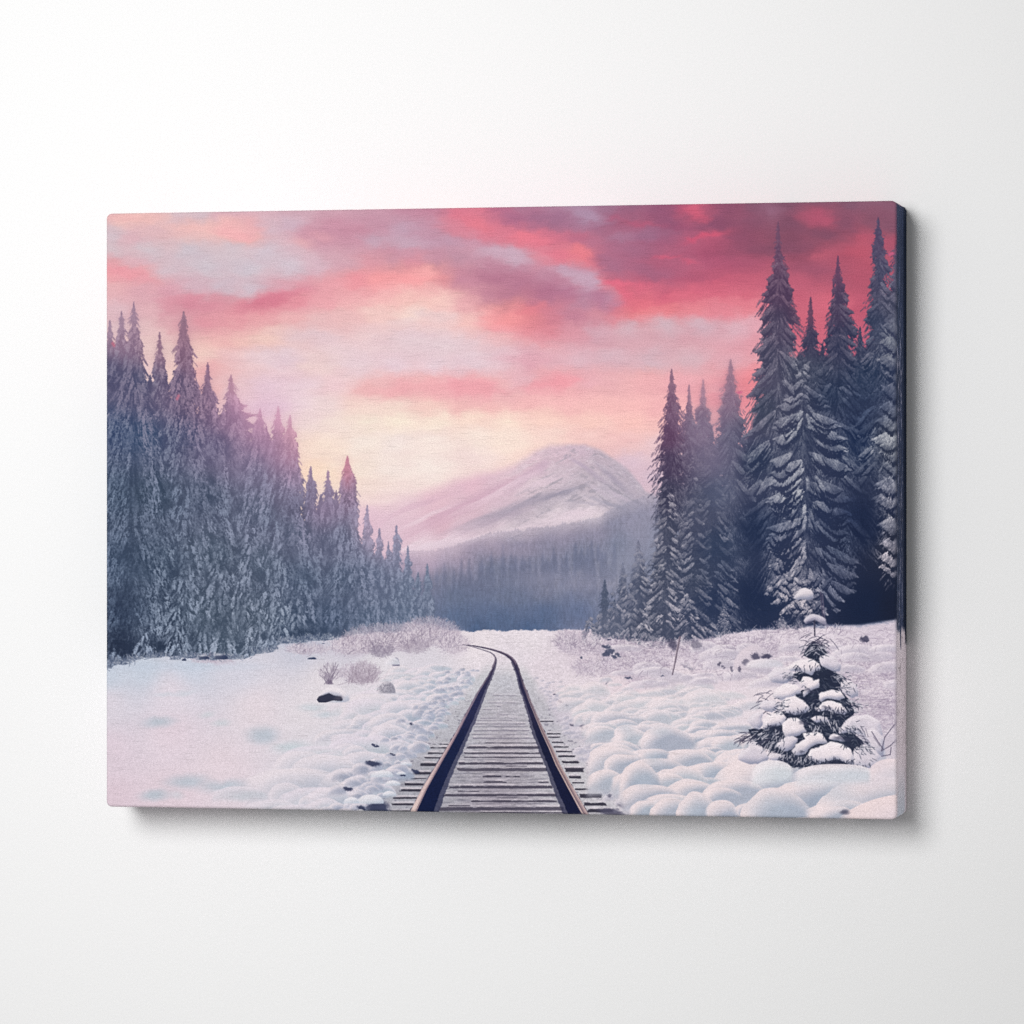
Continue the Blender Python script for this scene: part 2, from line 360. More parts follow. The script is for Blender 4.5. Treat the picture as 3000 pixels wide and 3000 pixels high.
    for x, y, rx, ry, a, c, k in [
        (2045, 622, 36, 18, 60, (228, 92, 102), .9), (2070, 640, 18, 14, 40, (214, 88, 100), .7), (2095, 692, 40, 11, -10, (232, 82, 92), .95), (2040, 706, 44, 10, -16, (226, 84, 96), .9), (1705, 735, 44, 20, 30, (248, 126, 122), .8), (1640, 745, 70, 15, 6, (236, 120, 128), .6), (1545, 690, 60, 13, 8, (246, 122, 126), .85), (1350, 630, 60, 18, 18, (236, 122, 130), .7), (1405, 658, 44, 18, 24, (240, 124, 128), .8),
        (1810, 826, 60, 11, 4, (240, 104, 112), .95), (1830, 850, 36, 16, 36, (240, 106, 112), .9), (1880, 840, 16, 16, 0, (234, 104, 112), .7), (1900, 893, 60, 13, -18, (238, 112, 114), .85), (1990, 866, 70, 14, -14, (234, 108, 114), .8), (2120, 845, 110, 22, -5, (226, 98, 108), .7), (1955, 754, 42, 7, -3, (222, 94, 106), .85), (2025, 768, 34, 8, 2, (214, 90, 104), .8), (1870, 655, 70, 9, 6, (184, 92, 114), .7), (1800, 640, 40, 8, -4, (176, 96, 120), .6),
        (2440, 895, 60, 26, 0, (240, 92, 98), .7), (2530, 720, 24, 46, -30, (214, 76, 84), .8), (2420, 645, 40, 10, 0, (196, 76, 94), .8), (2420, 752, 40, 14, -10, (200, 82, 94), .7), (2300, 830, 140, 24, 4, (214, 84, 98), .5), (2200, 885, 120, 14, 2, (240, 120, 122), .6),
        (1500, 932, 80, 34, -6, (252, 152, 132), .8), (1560, 905, 60, 18, -4, (238, 128, 130), .7), (1470, 960, 60, 15, 0, (250, 164, 146), .6), (1180, 815, 110, 16, -3, (253, 164, 142), .7), (1240, 800, 50, 12, -6, (253, 174, 148), .7), (790, 880, 110, 20, -16, (226, 128, 140), .8), (560, 885, 90, 20, 10, (226, 150, 162), .7), (370, 795, 90, 15, 6, (247, 166, 164), .8), (690, 690, 70, 16, 16, (252, 186, 174), .8), (560, 665, 90, 12, 4, (250, 198, 186), .7), (360, 640, 80, 11, 2, (250, 196, 184), .7), (950, 695, 40, 14, 10, (232, 172, 178), .6),
        (1390, 1138, 120, 17, 3, (240, 166, 166), .8), (1200, 1140, 130, 15, -3, (241, 176, 172), .7), (1620, 1126, 90, 15, -5, (240, 158, 158), .8), (1510, 1165, 80, 9, -6, (240, 182, 176), .6), (1540, 1050, 90, 18, -3, (224, 166, 177), .6)]:
        blob(sky, x, y, rx, ry, C(*c), k, a, 0.22, w1 * 16 + w3 * 15, w2 * 10 + w4 * 10)

    # the print holds back its strongest colours
    sky[..., 2] += 0.42 * np.maximum(sky[..., 1] - sky[..., 2], 0)
    hot = np.clip((sky[..., 0] - sky[..., 1] - .3) / .3, 0, 1)            # the reds lean to rose
    sky[..., 0] -= .085 * hot; sky[..., 1] += .018 * hot; sky[..., 2] += .062 * hot
    # brushed wisps: short soft smears that carry the colour along the drift of the clouds
    r = np.random.default_rng(77)
    src = sky.copy()
    for k in range(1700):
        x = r.uniform(300, 2640); y = r.uniform(590, 1500)
        if (480 < x < 900 and y > 1250) or (y < 920 and r.random() < .6):
            continue
        big = r.random() < .35
        rx = r.uniform(34, 84) if big else r.uniform(12, 40); ry = rx * r.uniform(.16, .34)
        ang = -9 + 14 * np.sin(x * .006 + y * .009) + r.normal(0, 6)
        j = int(np.clip((y - PY0) * PS, 0, PH - 1)); i = int(np.clip((x - PX0) * PS, 0, PW - 1))
        blob(sky, x + r.normal(0, 9), y + r.normal(0, 5), rx, ry, src[j, i], .3, ang, 0.15, w3 * 12, w4 * 9)
    # fine brushed texture inside the clouds
    w5 = fbm(PH, PW, 30 * PS, 9 * PS, 4, 9, .65); w6 = fbm(PH, PW, 22 * PS, 12 * PS, 3, 10, .65)
    sky = sample_field(sky, XX + w5 * 11, YY + w6 * 8)
    sky = blur(sky, 1.4)
    for x, y, rx, ry, c, k in [(770, 1190, 130, 80, (234, 203, 219), .55), (660, 1090, 90, 60, (238, 206, 212), .35), (1130, 1500, 120, 60, (238, 210, 218), .4), (1350, 1010, 260, 50, (229, 207, 214), .3), (950, 760, 500, 40, (214, 196, 208), .22), (650, 760, 200, 50, (216, 203, 213), .35)]:
        blob(sky, x, y, rx, ry, C(*c), k, 0, 0, w1 * 20, w2 * 14)
    wm = np.clip(sky[..., 0] - sky[..., 2] - .22, 0, .3) * np.clip(sky[..., 1] - .52, 0, .2) * 5
    sky[..., 2] += .32 * wm; sky[..., 1] -= .02 * wm
    wmm = np.clip(sky[..., 0] - sky[..., 2] - .05, 0, .4)
    sky[..., 2] += .10 * wmm; sky[..., 1] += .02 * wmm
    tr = (.34 * smooth(1950, 2300, XX) * (1 - smooth(980, 1100, YY)))[..., None]
    gs = sky.mean(2, keepdims=True); sky = sky + (gs * np.array([1.30, .83, .92], f32) - sky) * tr
    n = fbm(PH, PW, 60 * PS, 18 * PS, 4, 8, 0.6)
    sky *= 1 + 0.028 * n[..., None] * np.array([0.8, 1.25, 1.0], f32)
    return sky


def paint_mountain(img):
    top = prof([(300, 1700), (1020, 1560), (1071, 1514), (1130, 1490), (1180, 1462), (1270, 1432), (1351, 1402), (1444, 1380), (1500, 1362),
                (1545, 1340), (1575, 1320), (1610, 1306), (1660, 1300), (1715, 1304), (1755, 1318), (1795, 1342), (1835, 1372), (1868, 1406), (1890, 1436), (1960, 1480), (2650, 1500)])
    e = fbm(PH, PW, 40 * PS, 40 * PS, 3, 21) * 5
    soft = np.interp(XX[0], [1000, 1200, 1450, 1700, 1850], [26, 30, 20, 9, 9])[None, :].astype(f32)
    m = smooth(-1.0, 1.0, (YY - top - e) / soft)
    M = cmap([(1100, 1520, 228, 196, 210), (1180, 1480, 230, 200, 212), (1280, 1450, 228, 190, 204), (1380, 1420, 226, 186, 202), (1480, 1385, 228, 192, 206), (1560, 1360, 224, 188, 204),
              (1640, 1325, 214, 180, 198), (1700, 1320, 208, 178, 198), (1760, 1350, 192, 172, 190), (1820, 1400, 186, 170, 188), (1870, 1440, 184, 170, 188), (1930, 1490, 176, 164, 184),
              (1130, 1570, 226, 200, 212), (1200, 1560, 222, 190, 204), (1290, 1530, 216, 178, 194), (1380, 1490, 214, 182, 197), (1480, 1440, 216, 186, 202), (1560, 1410, 218, 192, 206),
              (1640, 1390, 206, 184, 200), (1720, 1400, 190, 174, 190), (1780, 1440, 184, 174, 192), (1840, 1480, 172, 166, 186), (1230, 1605, 234, 214, 224), (1330, 1590, 228, 208, 220), (1420, 1560, 214, 196, 208),
              (1520, 1520, 190, 176, 192), (1600, 1480, 186, 174, 190), (1680, 1460, 190, 178, 194), (1500, 1560, 222, 206, 216), (1640, 1515, 220, 204, 214), (1730, 1505, 222, 206, 216), (1400, 1620, 180, 164, 182), (1700, 1580, 160, 150, 170), (1850, 1560, 150, 146, 168)],
             power=3.2, bias=16)
    # slope-following texture
    c, s = np.cos(np.radians(-27)), np.sin(np.radians(-27))
    n0 = fbm(PH, PW, 90 * PS, 9 * PS, 4, 23, 0.62)
    r_x = 1500 + (XX - 1500) * c + (YY - 1480) * s
    r_y = 1480 - (XX - 1500) * s + (YY - 1480) * c
    n = sample_field(n0, r_x, r_y)
    c2, s2 = np.cos(np.radians(34)), np.sin(np.radians(34))
    n2 = sample_field(n0, 1800 + (XX - 1800) * c2 + (YY - 1400) * s2, 900 - (XX - 1800) * s2 + (YY - 1400) * c2)
    right = smooth(1690, 1790, XX)
    nn = n * (1 - right) + n2 * right
    fine = fbm(PH, PW, 7 * PS, 4 * PS, 2, 25)
    amp = smooth(1330, 1560, XX + (YY - 1480) * 0.6) * 0.06 + 0.016
    M = sample_field(M, XX + n * 22, YY + n * 12)
    gm = M.mean(2, keepdims=True); gk = (.30 * smooth(1380, 1600, XX))[..., None]; M = M + (gm + np.array([.012, -.004, .006], f32) - M) * gk
    rock = smooth(.02, .42, nn + .45 * fbm(PH, PW, 24 * PS, 14 * PS, 3, 27, .7) - .12) * smooth(1420, 1620, XX + (YY - 1450) * .5)
    M = M + (C(142, 138, 153) - M) * (.6 * rock)[..., None]
    ice = smooth(.1, .5, -nn + .4 * fbm(PH, PW, 20 * PS, 12 * PS, 3, 28, .7)) * smooth(1380, 1560, XX + (YY - 1450) * .5)
    M = M + (C(236, 224, 231) - M) * (.42 * ice)[..., None]
    M = M * (1 + (nn * 1.25)[..., None] * amp[..., None] * np.array([1.05, 1.05, 0.85], f32)) * (1 + 0.045 * fine[..., None] * smooth(1250, 1600, XX)[..., None])
    comp(img, M, m * np.interp(XX[0], [1000, 1300, 1650, 1900], [.75, .86, .95, .92])[None, :])
    wx = n * 14; wy = n * 8
    # shaded gullies and light shelves that run up to the right
    for x, y, rx, ry, a, col, k in [
        (1510, 1487, 200, 15, -19, (165, 155, 172), .75), (1640, 1447, 70, 9, -14, (152, 146, 164), .8), (1450, 1525, 120, 14, -20, (176, 160, 178), .6),
        (1400, 1458, 190, 16, -27, (208, 172, 190), .7), (1545, 1395, 70, 14, -38, (200, 170, 190), .6), (1590, 1372, 16, 30, 30, (196, 168, 188), .6),
        (1330, 1500, 150, 14, -28, (212, 174, 192), .55), (1230, 1480, 110, 8, -22, (214, 178, 196), .5), (1250, 1516, 90, 7, -24, (236, 212, 222), .7),
        (1480, 1432, 140, 9, -28, (232, 206, 218), .6), (1585, 1418, 80, 12, -20, (226, 204, 216), .6), (1680, 1504, 75, 13, -6, (226, 208, 218), .85), (1640, 1522, 90, 8, -8, (228, 210, 220), .8),
        (1550, 1545, 120, 6, -8, (226, 208, 218), .8), (1420, 1572, 130, 9, -14, (230, 212, 222), .8), (1300, 1592, 130, 13, -10, (236, 216, 226), .8), (1220, 1608, 70, 10, -6, (236, 216, 226), .8),
        (1740, 1390, 60, 8, 36, (176, 162, 180), .6), (1800, 1405, 70, 9, 42, (166, 156, 174), .7), (1760, 1440, 60, 7, 32, (204, 190, 204), .6), (1815, 1455, 60, 7, 28, (200, 186, 202), .6), (1790, 1478, 70, 7, 18, (160, 156, 174), .6), (1730, 1475, 60, 5, 5, (172, 164, 180), .5),
        (1700, 1360, 50, 6, 30, (186, 168, 188), .6)]:
        blob(img, x, y, rx, ry, C(*col), k, a, 0.1, wx, wy)


def paint_hill(img):
    """the wooded hill below the mountain, in mist"""
    top = prof([(300, 1640), (1150, 1625), (1182, 1620), (1260, 1618), (1330, 1604), (1420, 1570), (1500, 1560), (1600, 1548), (1700, 1533), (1755, 1520), (1780, 1500), (1830, 1480), (1900, 1455), (1960, 1430), (2650, 1400)])
    r = np.random.default_rng(31)
    # jagged tree line
    cols = np.zeros(PW, f32)
    for k in range(420):
        x = r.uniform(1140, 2000); h = r.uniform(3, 14) * (1.6 if r.random() < .12 else 1); w = h * 0.28 + 1.5
        cols = np.maximum(cols, h * np.clip(1 - np.abs(XX[0] - x) / w, 0, 1))
    m = smooth(-3, 3, YY - (top - .6 * cols[None, :])) * (.35 + .65 * smooth(-6, 46, YY - top + 10 * fbm(PH, PW, 60 * PS, 40 * PS, 3, 38)))
    Hc = cmap([(1150, 1640, 190, 168, 188), (1250, 1640, 172, 156, 176), (1350, 1630, 160, 148, 168), (1450, 1600, 152, 143, 163), (1550, 1580, 146, 139, 160), (1650, 1570, 142, 137, 158), (1750, 1555, 140, 137, 158), (1850, 1520, 142, 140, 161), (1930, 1480, 150, 146, 166),
               (1150, 1700, 152, 146, 168), (1300, 1690, 128, 130, 152), (1450, 1680, 120, 125, 148), (1580, 1660, 128, 130, 152), (1700, 1640, 124, 128, 150), (1820, 1600, 126, 131, 153), (1950, 1580, 128, 134, 155),
               (1180, 1760, 112, 120, 146), (1330, 1750, 108, 118, 143), (1480, 1745, 114, 122, 146), (1600, 1730, 132, 134, 155), (1720, 1710, 136, 137, 158), (1800, 1700, 140, 141, 160), (1850, 1680, 130, 135, 156),
               (1200, 1820, 92, 108, 138), (1340, 1810, 92, 108, 138), (1470, 1815, 86, 104, 136), (1600, 1800, 88, 105, 137), (1700, 1800, 100, 112, 142), (1780, 1780, 124, 130, 154), (1400, 1850, 80, 99, 132), (1550, 1850, 78, 98, 132), (1700, 1840, 110, 118, 146)], power=3.0, bias=22)
    v = fbm(PH, PW, 5.0 * PS, 46 * PS, 3, 33, 0.7); v2 = fbm(PH, PW, 3.0, 7.0, 2, 34)
    Hc = Hc * (1 + (0.045 * v + 0.085 * v2)[..., None])
    comp(img, Hc, m)
    # single trees that stand out of the mist
    V = np.zeros((PH, PW), f32); A = np.zeros((PH, PW), f32)
    dark = C(92, 99, 126)
    T = [(1252, 1655, 1800, 26), (1302, 1650, 1760, 20), (1352, 1640, 1750, 22), (1374, 1640, 1740, 16), (1440, 1618, 1745, 24), (1474, 1598, 1765, 26), (1498, 1618, 1750, 22), (1540, 1645, 1740, 18), (1600, 1640, 1720, 18), (1412, 1650, 1740, 16), (1330, 1670, 1760, 18), (1660, 1620, 1700, 16), (1280, 1668, 1770, 18), (1570, 1655, 1740, 16)]
    for k in range(190):
        T.append((r.uniform(1150, 1810), 0, 0, 0))
    for i, (x, t, b, w) in enumerate(T):
        if t == 0:
            t = np.interp(x, [1150, 1500, 1800], [1672, 1630, 1570]) + 190 * r.random() ** 1.2; b = t + r.uniform(40, 80); w = r.uniform(6, 13)
        spruce(V, A, x, t, b, cone(t, b, w, 0.85), 300 + i, step=6, droop=0.7, hang=14, nb=4, nn=5, light=0.5)
    A = blur(A, 1.5)
    fade = 1 - smooth(1640, 1800, YY)
    strength = 0.42 * (0.45 + 0.55 * fade) * np.clip(fbm(PH, PW, 200, 200, 2, 37) * 0.5 + 0.8, 0.3, 1)
    comp(img, dark, A * strength)
    # bank of mist over the foot of the mountain
    n = fbm(PH, PW, 160 * PS, 60 * PS, 3, 35)
    for x, y, rx, ry, col, a in [(1230, 1650, 130, 36, (196, 174, 194), .45), (1420, 1610, 170, 26, (170, 156, 176), .35), (1640, 1560, 160, 26, (158, 148, 168), .3), (1640, 1700, 190, 34, (150, 148, 168), .35), (1500, 1790, 200, 24, (100, 112, 142), .3)]:
        blob(img, x, y, rx, ry, C(*col), a, 0, 0, n * 40, n * 20)


def paint_left_forest(img):
    dark = cmap([(320, 960, 160, 132, 156), (360, 1000, 142, 114, 140), (400, 920, 156, 124, 148), (400, 1000, 128, 102, 130), (470, 1010, 146, 110, 132), (540, 960, 150, 112, 132), (540, 1050, 122, 92, 118), (610, 1090, 142, 104, 130), (680, 1130, 184, 136, 158), (740, 1190, 198, 146, 172), (815, 1220, 204, 152, 178), (860, 1260, 198, 146, 168), (870, 1340, 164, 110, 140), (880, 1420, 136, 98, 130),
                 (320, 1100, 78, 78, 110), (400, 1120, 76, 78, 110), (500, 1120, 92, 82, 114), (560, 1150, 88, 76, 106), (620, 1180, 102, 84, 116), (690, 1220, 138, 106, 138), (760, 1270, 152, 114, 146), (820, 1310, 152, 112, 142),
                 (320, 1250, 52, 68, 104), (420, 1280, 50, 70, 104), (540, 1280, 64, 70, 104), (640, 1320, 84, 80, 114), (740, 1370, 102, 90, 124), (840, 1420, 106, 88, 122), (890, 1500, 86, 76, 110),
                 (320, 1450, 42, 64, 100), (450, 1450, 44, 66, 98), (600, 1450, 56, 70, 104), (750, 1500, 72, 80, 112), (870, 1560, 74, 82, 114), (320, 1650, 44, 66, 102), (450, 1650, 42, 64, 98), (620, 1620, 56, 74, 102), (760, 1650, 62, 78, 106), (880, 1700, 58, 76, 110),
                 (330, 1800, 32, 50, 88), (450, 1800, 38, 58, 92), (600, 1800, 52, 72, 98), (750, 1800, 56, 74, 100), (880, 1820, 44, 66, 102), (330, 1900, 28, 44, 80), (480, 1900, 32, 50, 84), (650, 1890, 56, 76, 102), (880, 1870, 38, 60, 98),
                 (911, 1390, 152, 112, 142), (920, 1480, 112, 92, 126), (960, 1400, 184, 124, 148), (965, 1480, 128, 100, 132), (1018, 1350, 208, 124, 142), (1018, 1410, 176, 98, 124), (1020, 1470, 130, 84, 116), (960, 1600, 86, 86, 120), (1030, 1580, 88, 86, 118), (1000, 1700, 64, 80, 114), (960, 1820, 46, 68, 106), (1050, 1700, 66, 80, 114), (1080, 1500, 168, 130, 158), (1090, 1580, 122, 108, 138), (1100, 1700, 84, 94, 128), (1080, 1830, 66, 86, 120), (1160, 1560, 140, 116, 146), (1165, 1650, 110, 106, 136), (1195, 1620, 128, 120, 148), (1200, 1720, 86, 98, 130), (1180, 1820, 80, 98, 130), (1250, 1680, 104, 112, 140)], power=3.2, bias=20)
    light = cmap([(320, 960, 186, 156, 178), (400, 960, 170, 140, 162), (470, 1010, 176, 140, 158), (540, 960, 172, 132, 150), (610, 1090, 164, 130, 156), (680, 1130, 204, 158, 180), (740, 1190, 214, 164, 190), (815, 1220, 220, 170, 192), (860, 1280, 212, 160, 180), (880, 1400, 184, 134, 162),
                  (330, 1100, 118, 114, 142), (420, 1120, 124, 118, 144), (560, 1150, 140, 120, 146), (690, 1220, 166, 134, 164), (790, 1300, 184, 144, 174), (350, 1280, 108, 120, 148), (480, 1300, 116, 122, 148), (620, 1320, 128, 122, 150), (760, 1400, 146, 132, 160), (870, 1480, 138, 122, 152),
                  (350, 1450, 100, 118, 146), (500, 1470, 112, 124, 150), (650, 1500, 124, 128, 152), (800, 1530, 128, 130, 154), (350, 1650, 98, 116, 146), (500, 1650, 112, 126, 148), (650, 1650, 128, 136, 154), (800, 1680, 126, 134, 154), (900, 1700, 112, 124, 150), (350, 1800, 86, 106, 138), (520, 1800, 126, 138, 156), (680, 1820, 146, 152, 164), (820, 1830, 140, 148, 162), (400, 1890, 132, 142, 162), (560, 1900, 138, 148, 164), (700, 1900, 152, 158, 170),
                  (930, 1450, 148, 122, 152), (965, 1470, 166, 130, 158), (1018, 1360, 236, 136, 150), (1018, 1440, 190, 120, 148), (1000, 1580, 136, 130, 156), (1000, 1700, 118, 126, 152), (980, 1820, 100, 114, 146), (1090, 1540, 180, 148, 172), (1100, 1680, 128, 130, 156), (1100, 1820, 120, 128, 154), (1170, 1620, 150, 138, 164), (1190, 1750, 124, 132, 156), (1250, 1720, 132, 136, 158)], power=3.0, bias=24)
    V = np.full((PH, PW), 0.15, f32); A = np.zeros((PH, PW), f32)

    def T(cx, tip, base, hw, seed, pr=0.85, **k):
        o = dict(step=8, droop=0.95, hang=44, nb=6, nn=10, light=0.85, fuzz=1.1, patch=0.62)
        o.update(k)
        w = hw if isinstance(hw, list) else cone(tip, base, hw, pr)
        vis = o.pop('vis', 1.0)
        w = [(y, a * 1.14, b * 1.14) for y, a, b in w]
        o['light'] *= .72
        if base - tip > 150:
            set_off(V, cx, tip, base, w, gap=17 if base - tip > 500 else 9, f=.8)
        spruce(V, A, cx, tip, base, w, seed, **o)
        if vis > 0:
            fine = o['hang'] < 20
            drape_tree(V, A, cx, tip, base, w, seed, v=vis * (1.2 if fine else 1.12), steep=1.15 if fine else 2.7, dens=(.8 if fine else .95) * min(1.3, .5 + np.max(np.array(w)[:, 1]) / 70), wd=5.0 if fine else 7.5)
    # distant row that runs to the right
    T(1252, 1655, 1850, 24, 1, step=6, hang=26); T(1195, 1602, 1850, 28, 2, step=6, hang=30); T(1225, 1680, 1850, 26, 22, step=6, hang=30); T(1162, 1542, 1850, 32, 3, step=6, hang=34); T(1138, 1590, 1850, 34, 33, hang=34)
    T(1112, 1550, 1852, 36, 4, hang=36); T(1076, 1482, 1852, 42, 5, hang=40); T(1048, 1560, 1852, 36, 55, hang=40)
    # body of the wood behind the first row
    for i, (x, t, b, w) in enumerate([(905, 1470, 1870, 46), (940, 1450, 1870, 52), (985, 1440, 1868, 50), (700, 1200, 1880, 90), (780, 1250, 1880, 90), (600, 1130, 1890, 90), (440, 1100, 1900, 90), (330, 1020, 1900, 80)]):
        T(x, t, b, w, 40 + i, pr=0.6, hang=52, light=0.6, patch=0.5, vis=.6)
    T(961, 1380, 1868, [(1380, 1, 1), (1420, 9, 9), (1480, 24, 22), (1560, 34, 34), (1700, 48, 46), (1868, 56, 54)], 6, step=7)
    T(911, 1368, 1868, [(1368, 1, 1), (1410, 10, 9), (1470, 17, 17), (1560, 28, 26), (1700, 36, 36), (1868, 44, 44)], 7, step=7)
    T(1018, 1338, 1866, [(1338, 1, 1), (1365, 13, 14), (1400, 18, 19), (1440, 22, 23), (1480, 26, 24), (1530, 34, 32), (1600, 44, 40), (1700, 56, 44), (1866, 64, 50)], 8, step=6.5, hang=38, light=0.9)
    # hazy shoulder
    T(677, 1100, 1880, [(1100, 1, 1), (1140, 14, 16), (1170, 20, 24), (1190, 34, 70), (1230, 44, 110), (1300, 60, 130), (1500, 80, 130), (1880, 90, 110)], 10, fuzz=1.6)
    T(762, 1200, 1880, 80, 11, pr=0.5, fuzz=1.5)
    T(815, 1192, 1878, [(1192, 1, 1), (1225, 10, 10), (1260, 24, 18), (1350, 40, 40), (1500, 60, 60), (1878, 80, 70)], 12)
    T(850, 1218, 1878, [(1218, 1, 1), (1240, 8, 7), (1262, 14, 12), (1300, 20, 19), (1340, 24, 24), (1380, 30, 30), (1430, 36, 27), (1500, 42, 38), (1600, 54, 52), (1700, 60, 66), (1830, 70, 74), (1878, 70, 72)], 13, step=7, hang=40, fuzz=1.3)
    # tall left group
    T(609, 1065, 1890, [(1065, 1, 1), (1085, 5, 5), (1115, 12, 9), (1150, 20, 20), (1180, 22, 20), (1230, 34, 34), (1400, 60, 62), (1890, 90, 90)], 14)
    T(468, 975, 1900, [(975, 1, 1), (1000, 5, 5), (1040, 9, 10), (1075, 20, 18), (1095, 22, 22), (1140, 34, 36), (1400, 60, 60), (1900, 80, 80)], 15)
    T(322, 940, 1900, [(940, 2, 2), (980, 10, 12), (1030, 24, 24), (1150, 40, 40), (1900, 60, 60)], 16)
    T(356, 915, 1900, [(915, 1, 1), (950, 9, 10), (985, 17, 16), (1020, 26, 22), (1200, 50, 50), (1900, 70, 70)], 17)
    T(538, 915, 1900, [(915, 2, 2), (935, 7, 9), (965, 16, 14), (1000, 22, 22), (1020, 14, 22), (1045, 18, 16), (1060, 34, 16), (1085, 36, 30), (1095, 50, 46), (1150, 52, 34), (1200, 48, 38), (1300, 66, 56), (1500, 86, 90), (1900, 100, 100)], 18, hang=48)
    T(392, 886, 1905, [(886, 1, 1), (920, 7, 8), (960, 10, 14), (1000, 18, 26), (1040, 26, 32), (1090, 38, 38), (1150, 60, 52), (1300, 90, 80), (1500, 110, 105), (1700, 110, 120), (1905, 100, 110)], 19, hang=62, droop=1.35, nn=12, light=0.95, step=9)
    # snowy younger trees along the foot
    B = dict(step=7, droop=0.7, hang=17, nb=7, nn=9, light=1.15, patch=0.66, fuzz=1.6, lo=0.02)
    T(735, 1520, 1900, 84, 20, pr=0.8, **B); T(830, 1560, 1885, 72, 21, pr=0.8, **B); T(640, 1560, 1915, 78, 23, pr=0.8, **B); T(540, 1570, 1915, 66, 24, pr=0.8, **B)
    T(790, 1640, 1895, 60, 25, **B); T(700, 1690, 1925, 66, 26, **B); T(600, 1730, 1930, 50, 27, **B); T(870, 1650, 1872, 40, 28, **B); T(755, 1740, 1930, 60, 61, **B); T(660, 1775, 1930, 52, 62, **B); T(815, 1750, 1905, 52, 63, **B)
    # hollow dark gaps between the trunks at the foot
    bl = fbm(PH, PW, 46 * PS, 70 * PS, 3, 71)
    V *= 1 - 0.55 * smooth(0.05, 0.45, bl) * smooth(1380, 1650, YY) * (1 - smooth(980, 1100, XX))
    for x, y, rx, ry, a in [(370, 1740, 24, 100, .8), (350, 1880, 70, 80, 1.0), (400, 1900, 60, 40, 1.0), (490, 1895, 90, 30, .95), (920, 1858, 70, 20, .9), (1000, 1856, 50, 16, .8), (540, 1650, 36, 30, .6), (655, 1830, 30, 34, .75), (860, 1700, 20, 130, .6), (880, 1850, 50, 34, .9), (940, 1850, 60, 22, .8), (1045, 1740, 10, 110, .6), (590, 1500, 30, 60, .5), (400, 1350, 14, 180, .6), (620, 1390, 26, 50, .6), (480, 1460, 16, 90, .5), (985, 1860, 60, 14, .7), (385, 1540, 14, 200, .6)]:
        blob(V, x, y, rx, ry, f32(0.0), a, 0, 0.0, bl * 20, bl * 20)
    T(424, 1834, 1935, 42, 29, pr=0.9, step=5, droop=0.6, hang=12, nb=7, nn=8, light=1.2, patch=.85, fuzz=1.5)
    T(335, 1900, 1965, 36, 30, pr=0.7, step=5, droop=0.6, hang=10, nb=7, nn=8, light=1.2, patch=.9, fuzz=1.6)
    T(520, 1770, 1905, 44, 64, **B)
    dr = fbm(PH, PW, 24 * PS, 66 * PS, 3, 78, .6); dw = fbm(PH, PW, 150 * PS, 150 * PS, 2, 79)
    f1 = fbm(PH, PW, 5.5 * PS, 6 * PS, 2, 80, .7)
    sl = np.interp(XX[0], [300, 370, 400, 520, 560, 900, 940, 1000, 1030, 1200], [-.5, -.3, .3, .45, .3, .42, .2, .1, .3, .3])[None, :]
    dt = sample_field(dr, XX - sl * (YY - 1500) * .8 + dw * 26 + 40, YY)
    tuft = smooth(-.34, .22, dt + .42 * f1 + .06)
    tuft = tuft * (.72 + .34 * f1 + .18 * dw)
    core = smooth(.55, .98, blur(A, 5)) * smooth(1010, 1180, YY + np.abs(XX - 560) * .05)
    keepd = V < .012
    V = V * (1 - .2 * core) + (.2 * core) * tuft * np.where(keepd, .25, 1.0) * 1.02
    jit = rng.normal(0, 1, (PH, PW)).astype(f32)
    cl = fbm(PH, PW, 22 * PS, 40 * PS, 3, 75, .7); cf = fbm(PH, PW, 7 * PS, 8 * PS, 2, 76)
    V = np.clip((blur(V, 0.55) * (1.24 + .25 * cl + .22 * cf) + .05) + 0.10 * jit * (0.35 + V), 0, 1.25)
    V = np.clip(V + .55 * (V - blur(V, 9)) - .05, 0, 1.25)
    soft = blur(A, 0.6)
    haze = smooth(1290, 1130, YY + (XX - 800) * -0.35) * smooth(640, 730, XX) * (1 - smooth(900, 960, XX))
    A2 = soft * (1 - haze * 0.5) + blur(A, 7) * haze * 0.5
    col = dark + (light - dark) * V[..., None]
    gl = col.mean(2, keepdims=True); col = gl + (col - gl) * .97 + .012
    cool = (.5 * smooth(1250, 1450, YY))[..., None]
    col = col + (gl * np.array([.90, 1.0, 1.17], f32) + .012 - col) * cool
    comp(img, col, A2)
    # glow of the hidden sun over the tree tops, printed as part of the picture
    n = fbm(PH, PW, 120, 90, 3, 73); A3 = blur(A, 6)
    for x, y, rx, ry, c, a in [(790, 1235, 90, 60, (226, 170, 198), .5), (720, 1190, 70, 40, (224, 168, 196), .35), (840, 1330, 70, 90, (206, 146, 176), .22), (1018, 1385, 26, 50, (226, 136, 148), .35), (1090, 1540, 60, 60, (220, 180, 200), .35), (1130, 1600, 60, 60, (200, 168, 190), .3), (880, 1300, 60, 70, (232, 180, 184), .2), (330, 930, 50, 50, (224, 190, 206), .3), (400, 930, 110, 80, (176, 146, 166), .5), (540, 980, 50, 90, (152, 114, 138), .4), (470, 1040, 50, 60, (150, 118, 142), .4), (620, 1140, 60, 80, (150, 118, 144), .4), (720, 1320, 160, 90, (150, 126, 156), .3), (940, 1480, 60, 60, (150, 120, 150), .3)]:
        lay = img.copy(); blob(lay, x, y, rx, ry, C(*c), a, 0, 0, n * 20, n * 20)
        img += (lay - img) * (0.18 + 0.82 * A3)[..., None]
    for x, y in [(334, 1012), (330, 1006), (523, 1160), (519, 1168)]:
        blob(img, x, y, 5, 6, C(214, 118, 140), .7)


